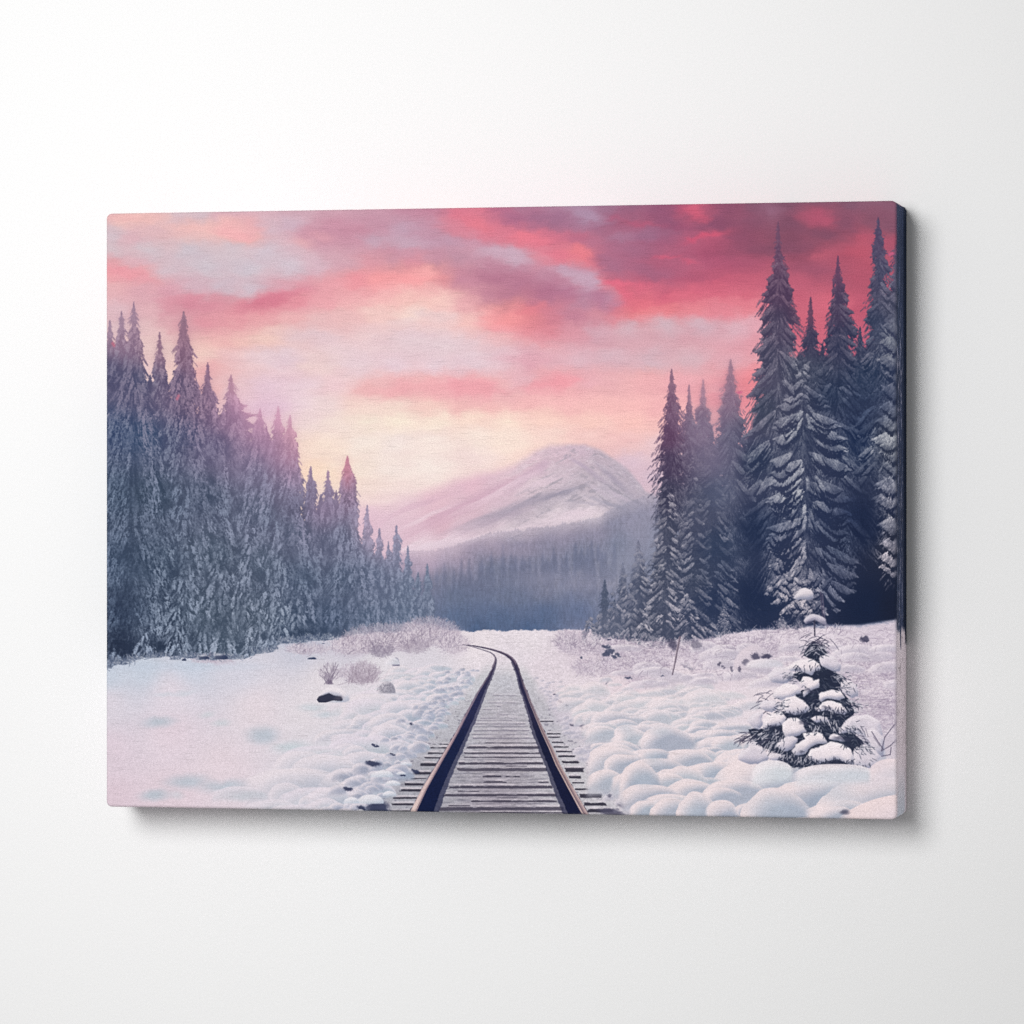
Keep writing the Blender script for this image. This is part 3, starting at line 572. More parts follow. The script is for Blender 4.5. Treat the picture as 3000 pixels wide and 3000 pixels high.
def paint_right_forest(img):
    dark = cmap([(1968, 1110, 142, 100, 126), (1970, 1180, 110, 74, 106), (1960, 1280, 92, 60, 94), (1960, 1360, 66, 52, 84), (1950, 1450, 52, 52, 80), (1940, 1560, 56, 62, 88), (1930, 1700, 58, 66, 92), (1900, 1830, 62, 70, 96),
                 (2020, 1150, 150, 110, 136), (2060, 1140, 158, 118, 144), (2050, 1260, 116, 98, 128), (2080, 1350, 92, 88, 118), (2140, 1090, 140, 104, 130), (2140, 1180, 112, 92, 122), (2130, 1300, 80, 80, 110), (2100, 1450, 66, 74, 104), (2110, 1600, 44, 58, 90), (2100, 1750, 36, 50, 84), (2050, 1500, 66, 72, 100), (2040, 1700, 54, 64, 92),
                 (2274, 680, 112, 70, 100), (2280, 760, 96, 62, 94), (2290, 850, 76, 54, 86), (2280, 950, 64, 56, 86), (2250, 1050, 62, 62, 90), (2230, 1200, 52, 60, 86), (2220, 1350, 38, 50, 82), (2220, 1550, 30, 44, 78), (2210, 1750, 28, 42, 76),
                 (2375, 920, 104, 62, 92), (2380, 990, 54, 50, 82), (2455, 790, 98, 60, 94), (2460, 900, 66, 54, 86), (2460, 1000, 42, 48, 80), (2440, 1150, 32, 46, 78), (2400, 1100, 44, 54, 82), (2573, 680, 76, 62, 96), (2580, 800, 56, 58, 90), (2560, 950, 46, 56, 86), (2540, 1100, 30, 46, 78), (2520, 1300, 24, 40, 76), (2540, 1550, 24, 36, 68), (2540, 1780, 22, 34, 64), (2620, 750, 78, 66, 98), (2620, 900, 58, 62, 88), (2620, 1300, 40, 48, 72), (2620, 1600, 34, 40, 62), (2620, 1780, 24, 32, 56),
                 (2350, 1080, 56, 62, 88), (2360, 1300, 40, 50, 82), (2380, 1500, 34, 46, 80), (2400, 1700, 36, 46, 78), (1840, 1650, 84, 92, 120), (1830, 1750, 74, 82, 110), (1790, 1750, 66, 78, 106), (1780, 1830, 84, 92, 118)], power=3.2, bias=18)
    light = cmap([(1968, 1110, 160, 116, 140), (1970, 1250, 140, 106, 136), (1960, 1380, 132, 120, 142), (1940, 1500, 156, 150, 164), (1920, 1650, 166, 162, 174), (1880, 1800, 164, 160, 174), (2060, 1140, 176, 138, 160), (2050, 1280, 134, 122, 146), (2140, 1100, 164, 130, 150), (2130, 1300, 112, 112, 138), (2090, 1450, 124, 126, 146), (2100, 1650, 104, 112, 138), (2050, 1600, 150, 148, 164), (2050, 1750, 150, 148, 164), (2000, 1850, 178, 170, 184),
                  (2274, 700, 128, 88, 116), (2290, 850, 120, 92, 118), (2280, 980, 124, 112, 134), (2240, 1150, 122, 122, 142), (2220, 1350, 116, 122, 142), (2220, 1550, 80, 92, 122), (2375, 920, 120, 78, 104), (2380, 1020, 92, 92, 116), (2455, 800, 116, 78, 108), (2460, 950, 106, 96, 120), (2440, 1150, 98, 106, 132), (2573, 700, 98, 88, 118), (2560, 950, 98, 102, 128), (2520, 1200, 76, 92, 126), (2520, 1500, 44, 60, 100), (2620, 800, 124, 120, 142), (2620, 1000, 142, 146, 158), (2610, 1300, 172, 174, 182), (2600, 1500, 178, 174, 184), (2600, 1640, 180, 172, 184), (2620, 1750, 80, 80, 100),
                  (2350, 1080, 152, 152, 166), (2350, 1250, 162, 164, 176), (2340, 1450, 164, 166, 178), (2330, 1650, 166, 162, 176), (2450, 1350, 150, 154, 170), (2460, 1600, 120, 130, 156), (2450, 1720, 130, 134, 158), (2350, 1760, 178, 170, 182), (1840, 1700, 142, 142, 160), (1790, 1800, 150, 148, 166)], power=3.0, bias=22)
    V = np.full((PH, PW), 0.1, f32); A = np.zeros((PH, PW), f32)

    def T(cx, tip, base, hw, seed, pr=0.85, **k):
        o = dict(step=8, droop=0.62, hang=24, nb=6, nn=10, light=0.9, fuzz=1.2, patch=0.55, lo=0.0)
        o.update(k)
        w = hw if isinstance(hw, list) else cone(tip, base, hw, pr)
        f = o.pop('full', 1.12)
        w = [(y, a * f, b * f) for y, a, b in w]
        spruce(V, A, cx, tip, base, w, seed, **o)
    # the dark wood behind
    wood = prof([(300, 2600), (2080, 2600), (2130, 1400), (2200, 1260), (2260, 1100), (2330, 1050), (2420, 1040), (2510, 1030), (2560, 1000), (2590, 880), (2650, 800)])
    A = np.maximum(A, smooth(-6, 6, YY - wood - 26 * fbm(PH, PW, 26 * PS, 60 * PS, 3, 132))); A *= 1 - smooth(-6, 4, YY - prof([(300, 1900), (2160, 1846), (2260, 1842), (2400, 1832), (2520, 1832), (2650, 1812)]))
    V = V * 0 + 0.0 + 0.22 * np.clip(fbm(PH, PW, 30, 60, 3, 131), 0, 1) * smooth(1650, 1200, YY)
    # hazy trees
    T(2060, 1114, 1850, [(1114, 1, 1), (1150, 7, 7), (1190, 14, 12), (1250, 28, 26), (1400, 46, 46), (1850, 70, 66)], 101, light=0.9, hang=18, nb=5, full=1.4)
    T(2141, 1055, 1850, [(1055, 1, 1), (1085, 11, 10), (1130, 24, 20), (1180, 34, 30), (1250, 50, 50), (1350, 70, 60), (1500, 84, 70), (1850, 96, 80)], 102, light=0.85, fuzz=1.8, hang=20, full=1.25)
    T(2019, 1130, 1860, [(1130, 1, 1), (1170, 5, 5), (1210, 12, 12), (1260, 22, 20), (1350, 34, 36), (1860, 60, 60)], 103, light=0.8, hang=18, nb=5, full=1.5)
    # tall dark trees at the right
    T(2573, 640, 1500, [(640, 1, 1), (665, 6, 8), (685, 14, 16), (720, 17, 26), (745, 18, 40), (790, 14, 40), (820, 16, 30), (850, 36, 36), (900, 32, 36), (1000, 44, 50), (1200, 70, 70), (1500, 90, 80)], 104, light=0.7, hang=20)
    T(2375, 873, 1500, [(873, 1, 1), (900, 5, 7), (925, 12, 12), (940, 10, 10), (965, 18, 18), (1000, 26, 30), (1100, 46, 46), (1500, 70, 70)], 105, light=0.55, hang=18, step=6)
    T(2520, 960, 1600, cone(960, 1600, 80, .7), 126, light=0.6, hang=24, droop=.5); T(2410, 1010, 1500, cone(1010, 1500, 70, .7), 127, light=0.6, hang=24, droop=.5)
    T(2455, 752, 1600, [(752, 1, 1), (785, 6, 6), (810, 14, 14), (830, 14, 24), (845, 12, 20), (870, 22, 38), (880, 20, 30), (905, 32, 56), (925, 30, 44), (950, 34, 56), (962, 30, 84), (985, 42, 70), (1010, 52, 60), (1060, 60, 64), (1200, 90, 80), (1600, 110, 100)], 106, light=0.7, hang=26, step=8, droop=0.5)
    T(2280, 652, 1700, [(652, 1, 1), (690, 7, 7), (735, 10, 10), (748, 14, 24), (790, 20, 26), (815, 28, 28), (828, 50, 50), (850, 46, 48), (880, 44, 50), (905, 50, 60), (930, 48, 64), (960, 64, 58), (972, 54, 62), (990, 70, 70), (1060, 80, 68), (1100, 98, 72), (1200, 104, 80), (1350, 112, 90), (1500, 84, 80), (1700, 60, 60)], 107, light=0.9, hang=34, nn=12, droop=0.9, patch=0.5)
    T(2634, 690, 1690, [(690, 3, 8), (720, 14, 20), (800, 30, 30), (900, 50, 40), (1000, 62, 40), (1100, 70, 40), (1690, 40, 40)], 108, light=0.95, hang=24, droop=0.5, patch=0.7)

    def bough(x0, y0, x1, y1, th, v, seed, n=160, dirx=0.35):
        """one snow-laden bough with hanging needles under it"""
        r = np.random.default_rng(seed)
        s = r.random(n) ** 0.8; s.sort()
        sag = (y1 - y0)
        x = x0 + (x1 - x0) * s; y = y0 + sag * s ** 1.25
        sg = np.sign(x1 - x0)
        tk = th * (np.sin(np.clip(s * 1.06, 0, 1) * np.pi * 0.86 + 0.38)) + 2
        h = tk * (0.45 + 0.75 * r.random(n))
        # dark shade under, then the light top
        splat(V, A, x, y + h * .5, x + sg * h * dirx, y + h * 1.5, np.full(n, .05), np.full(n, .0), wide=2)
        u = r.random(n)
        vv = v * (0.42 + 0.75 * r.random(n))
        splat(V, A, x + r.normal(0, 2.5, n), y - 1 + u * h * .45, x + sg * h * dirx, y + h, vv, vv * (0.45 + 0.4 * r.random(n)), wide=2)
        splat(V, A, x, y - r.random(n) * 2.5, x + sg * 4, y + 3, vv * 1.08, vv, wide=2)
    # frosted boughs of the tall dark trees
    rb = np.random.default_rng(139)
    for cx, ys_, ls, rs, n_, v0 in [(2280, [760, 830, 900, 960, 1060, 1200, 1400, 1560], [14, 46, 48, 60, 78, 100, 104, 70], [20, 46, 60, 58, 66, 78, 86, 60], 96, .62),
                                    (2455, [800, 870, 960, 1060, 1200, 1500], [10, 22, 34, 60, 84, 100], [12, 34, 64, 62, 78, 90], 66, .55), (2573, [680, 760, 850, 1000, 1200, 1400], [12, 18, 34, 46, 64, 70], [14, 36, 40, 50, 60, 60], 56, .6),
                                    (2375, [920, 1000, 1100, 1300], [10, 26, 44, 60], [10, 28, 44, 60], 26, .5), (2141, [1130, 1250, 1350, 1500], [26, 56, 76, 86], [22, 54, 66, 74], 44, .55), (2060, [1180, 1300, 1450, 1600], [18, 44, 64, 76], [18, 44, 64, 76], 40, .5), (2019, [1190, 1280, 1420, 1600], [14, 36, 56, 70], [14, 36, 56, 70], 34, .5)]:
        todo = sorted(rb.uniform(ys_[0], ys_[-1], n_), reverse=True)
        for i, y in enumerate(todo):
            sg = -1 if rb.random() < .5 else 1
            R = np.interp(y, ys_, ls if sg < 0 else rs)
            a_, b_ = rb.uniform(0, .5), rb.uniform(.6, 1.08)
            d = rb.uniform(.55, 1.15)
            bough(cx + sg * R * a_, y + R * a_ * d, cx + sg * R * b_, y + R * b_ * d, rb.uniform(8, 22) * (.5 + R / 110), 1.3 * v0 * rb.uniform(.5, 1.2), 2700 + i + int(cx), n=int(30 + R))
    # front spruce heavy with snow
    r = np.random.default_rng(140)
    spruce(V, A, 2352, 1046, 1790, [(1046, 1, 1), (1100, 14, 14), (1170, 36, 40), (1200, 60, 66), (1260, 76, 100), (1400, 80, 104), (1560, 90, 100), (1700, 80, 90), (1790, 40, 50)], 141, step=6, droop=0.5, hang=20, light=0.62, nb=6, nn=9, patch=.55, lo=0.0)
    lv = [  # y, left reach, right reach
        (1075, 16, 16), (1095, 24, 22), (1118, 34, 34), (1140, 52, 56), (1165, 70, 70), (1190, 86, 88), (1215, 92, 104), (1245, 96, 116), (1280, 100, 122), (1318, 104, 130), (1360, 104, 126), (1405, 110, 128), (1450, 112, 120), (1500, 122, 126), (1545, 118, 130), (1590, 110, 136), (1630, 108, 142), (1668, 104, 134), (1700, 96, 118)]
    lvy = [q[0] for q in lv]
    todo = []
    for k in range(92):
        y = 1072 + 628 * ((k + r.random()) / 92) ** 0.92
        sgn = -1 if r.random() < .5 else 1
        todo.append((y + r.normal(0, 10), sgn, 0))
    for k in range(26):
        todo.append((r.uniform(1180, 1690), r.choice([-1, 1]), 1))
    for i, (y, sgn, fr) in enumerate(sorted(todo, key=lambda z: -z[0])):
        t = max(0, (y - 1046) / 740)
        reach = np.interp(y, lvy, [q[1] for q in lv]) if sgn < 0 else np.interp(y, lvy, [q[2] for q in lv])
        cx = 2352 + 22 * t
        th = (9 + 27 * t ** 0.7) * r.uniform(.7, 1.25)
        vv = (1.18 if sgn < 0 else 1.0) * r.uniform(.66, 1.05)
        if sgn > 0 and y > 1480:
            vv *= 0.72
        if fr:                                   # hangs towards the viewer
            fx = r.uniform(-.5, .5) * reach
            bough(cx + fx * .5, y, cx + fx, y + r.uniform(26, 44), th * .9, vv * .9, 1900 + i, n=80)
            continue
        st_ = r.uniform(.02, .38); en = r.uniform(.62, 1.06) if r.random() < .5 else r.uniform(.9, 1.06)
        d = (0.34 if y > 1130 else .7) * r.uniform(.65, 1.35) * (1.0 if y < 1500 or sgn < 0 else 1.3)
        bough(cx + sgn * reach * st_, y + reach * st_ * d, cx + sgn * reach * en, y + reach * en * d, th, vv, 1400 + i, n=int(50 + reach * 1.5))
    # right edge tree with its thick boughs reaching left
    for i, (x, y, v) in enumerate([(2605, 840, .7), (2600, 880, .75), (2585, 960, .8), (2575, 1010, .85), (2566, 1062, .85), (2590, 1100, .8), (2580, 1150, .8), (2575, 1200, .75), (2562, 1240, .85), (2547, 1296, 1.0), (2574, 1330, .8), (2580, 1370, .75), (2556, 1428, 1.0), (2550, 1468, .95), (2590, 1490, .8), (2566, 1545, .9), (2575, 1600, .95), (2570, 1640, 1.0), (2572, 1668, 1.0), (2600, 1690, .85)][::-1]):
        for q in range(3):
            bough(2650, y - 44 + q * 12, x + q * 14 + 6, y - 6 + q * 8, 26, v * (1 - .1 * q), 2000 + i * 4 + q, n=110)
    # mottled, snow dusted trees in the middle
    Bm = dict(step=7, droop=0.6, hang=15, nb=7, nn=9, light=1.1, patch=0.6, fuzz=1.6, lo=0.02)
    T(2085, 1250, 1800, [(1250, 1, 1), (1330, 20, 20), (1450, 40, 36), (1600, 70, 60), (1700, 84, 90), (1800, 90, 90)], 110, step=8, droop=.5, hang=15, nb=7, nn=9, light=.95, patch=.5, fuzz=1.6, lo=0.0)
    T(1968, 1083, 1500, [(1083, 1, 1), (1120, 8, 8), (1150, 14, 14), (1172, 18, 20), (1190, 20, 36), (1215, 24, 26), (1250, 30, 40), (1300, 38, 44), (1345, 42, 50), (1400, 40, 50), (1500, 44, 54)], 109, light=0.8, hang=24, step=7, full=1.35)
    T(2030, 1330, 1830, [(1330, 1, 1), (1400, 22, 24), (1500, 34, 40), (1650, 54, 60), (1830, 70, 70)], 111, **Bm)
    T(1950, 1380, 1880, [(1380, 1, 1), (1440, 22, 26), (1520, 34, 40), (1600, 46, 50), (1700, 80, 70), (1800, 110, 80), (1880, 120, 90)], 112, **dict(Bm, hang=20, light=1.15, step=9))
    T(1870, 1585, 1880, [(1585, 1, 1), (1640, 16, 22), (1720, 40, 40), (1800, 52, 50), (1880, 56, 60)], 113, **dict(Bm, light=1.05))
    T(1772, 1700, 1862, [(1700, 1, 1), (1740, 14, 14), (1800, 20, 18), (1862, 18, 18)], 114, step=5, droop=.5, hang=12, light=.35, nb=5)
    T(1825, 1650, 1868, 40, 115, **dict(Bm, light=.9)); T(1800, 1760, 1870, 30, 116, **dict(Bm, light=1.1))
    T(1930, 1740, 1895, 60, 117, **Bm); T(2010, 1700, 1890, 56, 118, **Bm); T(1880, 1760, 1890, 52, 120, **Bm); T(1975, 1800, 1905, 44, 121, **dict(Bm, light=1.2))
    n = fbm(PH, PW, 30 * PS, 44 * PS, 3, 133)
    V *= 1 - 0.75 * smooth(0.05, 0.4, n) * smooth(1330, 1500, YY) * (1 - smooth(2170, 2220, XX)) * .8
    for x, y, rx, ry, a in [(2210, 1640, 36, 170, .9), (2190, 1760, 60, 80, .95), (2080, 1810, 60, 40, .8), (2540, 1560, 40, 200, .75), (2520, 1770, 80, 60, 1), (2375, 1400, 12, 260, .5), (2500, 1250, 26, 120, .5), (1955, 1330, 22, 110, .6), (1950, 1450, 14, 60, .8), (2240, 1830, 90, 20, .9), (2440, 1810, 60, 30, .9), (2040, 1850, 30, 34, .6)]:
        blob(V, x, y, rx, ry, f32(0.0), a, 0, 0.0, n * 14, n * 14)
    # lit, snow laden sprays in the middle trees
    rq = np.random.default_rng(240)
    for (cx, y0, y1, wt, n_, v0) in [(2088, 1290, 1800, 74, 70, .62), (2035, 1400, 1850, 58, 62, .85), (1872, 1600, 1872, 50, 44, .95), (1838, 1680, 1872, 34, 26, .85), (1803, 1712, 1872, 28, 24, .85), (1762, 1790, 1868, 22, 18, .85), (1728, 1808, 1862, 16, 12, .75), (1850, 1740, 1880, 36, 26, .95), (1955, 1390, 1700, 44, 50, .95), (1945, 1640, 1890, 88, 64, 1.08), (2015, 1740, 1890, 54, 34, 1.0), (1885, 1790, 1890, 44, 26, 1.05)]:
        set_off(V, cx, y0, y1, cone(y0, y1, wt, .75), gap=10, f=.7)
        for i, y in enumerate(sorted(y0 + (y1 - y0) * rq.random(n_) ** .75, reverse=True)):
            W = wt * ((y - y0) / (y1 - y0)) ** .75 + 6
            sg = -1 if rq.random() < .55 else 1
            a_, b_ = rq.uniform(0, .5), rq.uniform(.65, 1.1)
            d = rq.uniform(.5, 1.0)
            bough(cx + sg * W * a_, y + W * a_ * d, cx + sg * W * b_, y + W * b_ * d, rq.uniform(8, 17) * (.5 + W / 110), v0 * rq.uniform(.5, 1.15), 2500 + i + int(cx), n=int(24 + W * .5))
    # the snowy skirts of the front spruce, then a small light tree
    for x0, y0, x1, y1, th, v, s in [(2370, 1700, 2262, 1770, 30, .95, 1), (2380, 1720, 2300, 1790, 30, .95, 2), (2380, 1700, 2330, 1780, 34, 1.0, 3), (2390, 1690, 2440, 1770, 36, .95, 4), (2400, 1690, 2470, 1762, 30, .8, 5), (2350, 1660, 2250, 1720, 30, .9, 6), (2352, 1740, 2290, 1800, 26, .85, 7), (2352, 1760, 2380, 1800, 24, .7, 8), (2420, 1650, 2512, 1690, 26, .6, 9), (2420, 1600, 2515, 1650, 24, .6, 10), (2430, 1700, 2500, 1735, 22, .6, 11)]:
        bough(x0, y0, x1, y1, th, v, 2300 + s, n=140)
    rz = np.random.default_rng(242)
    for i, y in enumerate(sorted(rz.uniform(1680, 1795, 60), reverse=True)):
        x = rz.uniform(2275, 2440); k = rz.uniform(12, 36); sg = -1 if rz.random() < .6 else 1
        bough(x, y, x + sg * k, y + k * rz.uniform(.4, .9), rz.uniform(9, 16), rz.uniform(.7, 1.1) * (1 if x < 2400 else .7), 3100 + i, n=34)
    T(2121, 1766, 1858, 30, 119, pr=.9, step=5, droop=.5, hang=9, nb=7, nn=8, light=1.15, patch=.85, fuzz=1.4)
    T(2290, 1805, 1858, 50, 122, pr=.6, step=5, droop=.5, hang=10, nb=7, nn=8, light=1.1, patch=.8, fuzz=1.6); T(2340, 1810, 1850, 40, 123, pr=.6, step=5, droop=.5, hang=10, nb=7, nn=8, light=.9, patch=.7, fuzz=1.6)
    jit = rng.normal(0, 1, (PH, PW)).astype(f32)
    cl = fbm(PH, PW, 24 * PS, 34 * PS, 3, 175, .7); cf = fbm(PH, PW, 7 * PS, 7 * PS, 2, 176)
    V = np.clip(blur(V, 0.5) * (1.12 + .4 * cl + .3 * cf) + 0.09 * jit * (0.25 + V), 0, 1.2)
    A2 = blur(A, 0.6)
    hz = smooth(2000, 2050, XX) * (1 - smooth(2150, 2185, XX)) * (1 - smooth(1180, 1320, YY))
    A2 = A2 * (1 - .45 * hz) + blur(A, 5) * .45 * hz
    col = dark + (light - dark) * V[..., None]
    gl = col.mean(2, keepdims=True); col = gl + (col - gl) * .84
    comp(img, col, A2)
    n2 = fbm(PH, PW, 120, 90, 3, 135)
    for x, y, rx, ry, c, a in [(2080, 1280, 70, 120, (150, 128, 152), .3), (2130, 1150, 50, 60, (176, 132, 152), .25), (1870, 1560, 60, 90, (150, 148, 168), .5), (1820, 1640, 60, 60, (142, 144, 164), .5), (2110, 1420, 50, 90, (104, 108, 134), .3), (2540, 1838, 110, 14, (92, 108, 140), .6), (2400, 1830, 50, 10, (60, 76, 112), .5)]:
        blob(img, x, y, rx, ry, C(*c), a, 0, 0, n2 * 20, n2 * 20)
    for x, y in [(2164, 1150), (2170, 1149), (2612, 742), (2618, 744), (2606, 746)]:
        blob(img, x, y, 7, 4, C(196, 96, 134), .7)
    # trunks
    for x0, y0, x1, y1, w, c in [(2404, 1735, 2413, 1832, 4, (70, 66, 92)), (2410, 1740, 2418, 1832, 3, (96, 90, 114))]:
        line(img, [(x0, y0), (x1, y1)], w, C(*c), .8)
    # the snow cap that hangs in the tree
    wq = fbm(PH, PW, 14, 14, 2, 138) * 5
    pillow(img, [(2322, 1752), (2330, 1738), (2344, 1727), (2362, 1723), (2378, 1729), (2386, 1742), (2383, 1752), (2360, 1756), (2338, 1757)], (214, 205, 212), wq)


def line(img, pts, w, col, a=1.0, taper=None):
    """soft poly-line of width w (print units)"""
    for i in range(len(pts) - 1):
        (x0, y0), (x1, y1) = pts[i][:2], pts[i + 1][:2]
        ww = w if taper is None else w + (taper - w) * i / max(1, len(pts) - 2)
        ys, xs = window(min(x0, x1) - ww - 2, min(y0, y1) - ww - 2, max(x0, x1) + ww + 2, max(y0, y1) + ww + 2)
        if ys.stop <= ys.start or xs.stop <= xs.start:
            continue
        X = XX[ys, xs]; Y = YY[ys, xs]
        dx, dy = x1 - x0, y1 - y0
        t = np.clip(((X - x0) * dx + (Y - y0) * dy) / max(1e-6, dx * dx + dy * dy), 0, 1)
        d = np.hypot(X - x0 - t * dx, Y - y0 - t * dy)
        comp(img[ys, xs], col, a * np.clip((ww / 2 - d) * PS + 0.5, 0, 1))


def mound(img, x, y, rx, ry, rim, shade, ang=0.0, crisp=1.0, bottom=0.5, a=1.0, lx=-0.62, ly=-0.62, tone=None, off=0.35, wx=None):
    """a dome of snow standing at (x, y = its foot); light rim up-left, cool shade inside"""
    R = max(rx, ry) * 1.35 + 4
    ys, xs = window(x - R, y - ry * 1.25 - 4, x + R, y + ry * (bottom + .2) + 4)
    if ys.stop <= ys.start + 1 or xs.stop <= xs.start + 1:
        return
    X = XX[ys, xs] - x; Y = YY[ys, xs] - y
    c, s = np.cos(np.radians(ang)), np.sin(np.radians(ang))
    if wx is not None:
        X = X + wx[ys, xs]; Y = Y + wx[ys, xs] * .5
    U = (X * c + Y * s) / rx; V = (-X * s + Y * c) / ry
    up = V < 0
    d = np.where(up, np.sqrt(U * U + V * V), np.abs(U) + 0.0)
    edge = np.clip((1 - d) * min(rx, ry) * PS / max(.6, 1.6 / crisp), 0, 1)
    foot = np.where(up, 1.0, 1 - smooth(0, max(bottom, .02), V))
    m = edge * foot * a
    k = smooth(-0.75, 0.75, -(U * lx + V * ly) * 1.25 + off)
    low = smooth(-0.15, 0.55, V)
    k = k * (1 - 0.6 * low)
    col = C(*rim) + (C(*shade) - C(*rim)) * k[..., None]
    comp(img[ys, xs], col, m)


def bell(img, x, y, rx, ry, rim, shade, tilt=0.0, a=.9, crisp=.8, side=.35, wx=None, k0=1.0):
    """a soft swell of snow: bell outline, lit lip, cool flank, melting into the ground below"""
    ys, xs = window(x - 1.7 * rx, y - 1.2 * ry - 3, x + 1.7 * rx, y + .75 * ry + 4)
    if ys.stop <= ys.start + 1 or xs.stop <= xs.start + 1:
        return
    U = (XX[ys, xs] - x) / rx; V = (YY[ys, xs] - y) / ry
    if wx is not None:
        U = U + wx[ys, xs] / rx; V = V + wx[ys, xs] * .35 / ry
    e = 2.3 + .5 * np.sin(x * .37 + y * .21)
    au = np.abs(U) * (1 + .12 * np.sin(x * 1.3 + y) * np.sign(U))
    top = -np.clip(1 - (au / 1.12) ** e, 0, 1) ** .72 + tilt * U
    q = V - top
    edge = np.clip(q * ry * PS * crisp + .3, 0, 1)
    foot = 1 - smooth(.10, .85, V + .18 * U)
    m = edge * (1 - smooth(.86, 1.14, np.abs(U))) * foot * a
    k = smooth(-.02, .85, q + .26 * U * (.6 + side)) * (.55 + .45 * smooth(-.9, .5, U))
    col = C(*rim) + (C(*shade) - C(*rim)) * np.clip(k * k0, 0, 1)[..., None]
    comp(img[ys, xs], col, m)


def paint_snow(img):
    line_y = prof([(300, 1958), (350, 1946), (400, 1926), (480, 1920), (560, 1924), (640, 1930), (720, 1926), (800, 1896), (840, 1880), (940, 1872), (1060, 1858), (1200, 1850), (1310, 1848), (1560, 1847), (1650, 1845), (1700, 1844), (1745, 1846), (1780, 1856), (1830, 1866), (1900, 1890), (1990, 1892), (2060, 1868), (2160, 1848), (2260, 1842), (2400, 1832), (2520, 1832), (2650, 1812)])
    e = fbm(PH, PW, 26 * PS, 26 * PS, 3, 51) * 6 + fbm(PH, PW, 5, 5, 2, 52) * 2.5
    m = smooth(-2.5, 2.5, YY - line_y - e)
    S = cmap([(320, 1980, 206, 214, 228), (420, 1960, 204, 212, 226), (560, 1950, 208, 214, 228), (320, 2060, 226, 218, 228), (500, 2030, 230, 220, 230), (700, 1960, 218, 216, 228), (880, 1900, 206, 206, 220), (1000, 1900, 212, 208, 220), (320, 2200, 226, 210, 221), (500, 2150, 230, 214, 224), (750, 2080, 232, 220, 227), (650, 2250, 230, 215, 223), (330, 2350, 226, 206, 217), (500, 2340, 228, 210, 219), (900, 2080, 230, 222, 228), (950, 2000, 230, 222, 228), (1100, 1990, 230, 224, 230), (1250, 1980, 222, 216, 225), (1100, 2120, 222, 218, 226), (1000, 2250, 218, 216, 225), (1200, 2100, 212, 206, 216), (1150, 2250, 204, 202, 214), (1000, 2360, 214, 212, 222), (1400, 1880, 236, 226, 231), (1550, 1870, 234, 224, 230), (1500, 1940, 228, 218, 226), (1600, 1960, 226, 214, 222), (1700, 1900, 222, 208, 218), (1700, 2000, 228, 216, 223), (1850, 2000, 230, 214, 221), (1950, 2080, 236, 222, 225), (1620, 2120, 206, 198, 210), (1700, 2250, 212, 204, 214), (1850, 2200, 228, 220, 226), (2050, 2150, 232, 222, 227), (2100, 2000, 226, 212, 220), (2200, 1900, 214, 202, 213), (2350, 1880, 216, 206, 216), (2500, 1880, 216, 204, 214), (2600, 1850, 208, 196, 208), (2250, 2050, 232, 220, 226), (2550, 2000, 196, 186, 199), (2600, 2100, 198, 188, 201), (2560, 2180, 202, 192, 204), (2420, 1960, 206, 196, 207), (2100, 2300, 224, 216, 222), (2300, 2300, 226, 218, 224), (2500, 2320, 230, 220, 225), (2620, 2280, 222, 212, 220), (2000, 2380, 226, 214, 220), (2600, 2390, 226, 204, 209)], power=3.0, bias=26)
    n1 = fbm(PH, PW, 90 * PS, 24 * PS, 3, 53)
    n2 = fbm(PH, PW, 6 * PS, 3.2 * PS, 2, 54)
    S = S * (.978 + 0.012 * n1[..., None])
    rough = smooth(1200, 1500, XX) * (1 - smooth(1980, 2080, YY)) + 0.0
    rough = np.maximum(rough, smooth(2050, 2300, XX) * (1 - smooth(2000, 2060, YY)))
    S = S * (1 + (0.055 * n2 * rough)[..., None]) * (1 + 0.006 * n2[..., None])
    comp(img, S, m)
    # snow bounce of tree line: bluish strip along the left wood
    blob(img, 520, 1952, 260, 16, C(196, 206, 222), .45)
    blob(img, 880, 1886, 120, 10, C(176, 186, 206), .45)


def fuzz(img, x, y, rx, ry, n, cols, seed, ln=16, up=0.85, alpha=.8, curve=0.0, thick=None):
    """a frosty thicket: fine twigs fanning out"""
    r = np.random.default_rng(seed)
    a = r.uniform(0, 2 * np.pi, n); q = np.sqrt(r.random(n))
    px = x + rx * q * np.cos(a); py = y + ry * q * np.sin(a)
    ang = -np.pi / 2 + r.normal(0, up, n) + np.clip((px - x) / rx, -1, 1) * .6
    L = ln * r.uniform(.4, 1.2, n)
    c = np.array(cols, f32)[r.integers(0, len(cols), n)] / 255
    x1 = px + np.cos(ang) * L; y1 = py + np.sin(ang) * L
    nn = int(ln * 1.3 * PS) + 3
    t = np.linspace(0, 1, nn)[None, :]
    X = px[:, None] + (x1 - px)[:, None] * t; Y = py[:, None] + (y1 - py)[:, None] * t + (curve * L)[:, None] * t * t
    if thick:
        X = np.concatenate([X, X + 1.0], 1); Y = np.concatenate([Y, Y], 1)
    xi = ((X - PX0) * PS).astype(int); yi = ((Y - PY0) * PS).astype(int)
    ok = (xi >= 0) & (xi < PW) & (yi >= 0) & (yi < PH)
    cc = np.repeat(c[:, None, :], X.shape[1], 1)
    xi, yi, cc = xi[ok], yi[ok], cc[ok]
    img[yi, xi] += (cc - img[yi, xi]) * alpha


def bez(p0, p1, p2, n=14):
    t = np.linspace(0, 1, n)
    return [((1 - a) ** 2 * p0[0] + 2 * a * (1 - a) * p1[0] + a * a * p2[0], (1 - a) ** 2 * p0[1] + 2 * a * (1 - a) * p1[1] + a * a * p2[1]) for a in t]


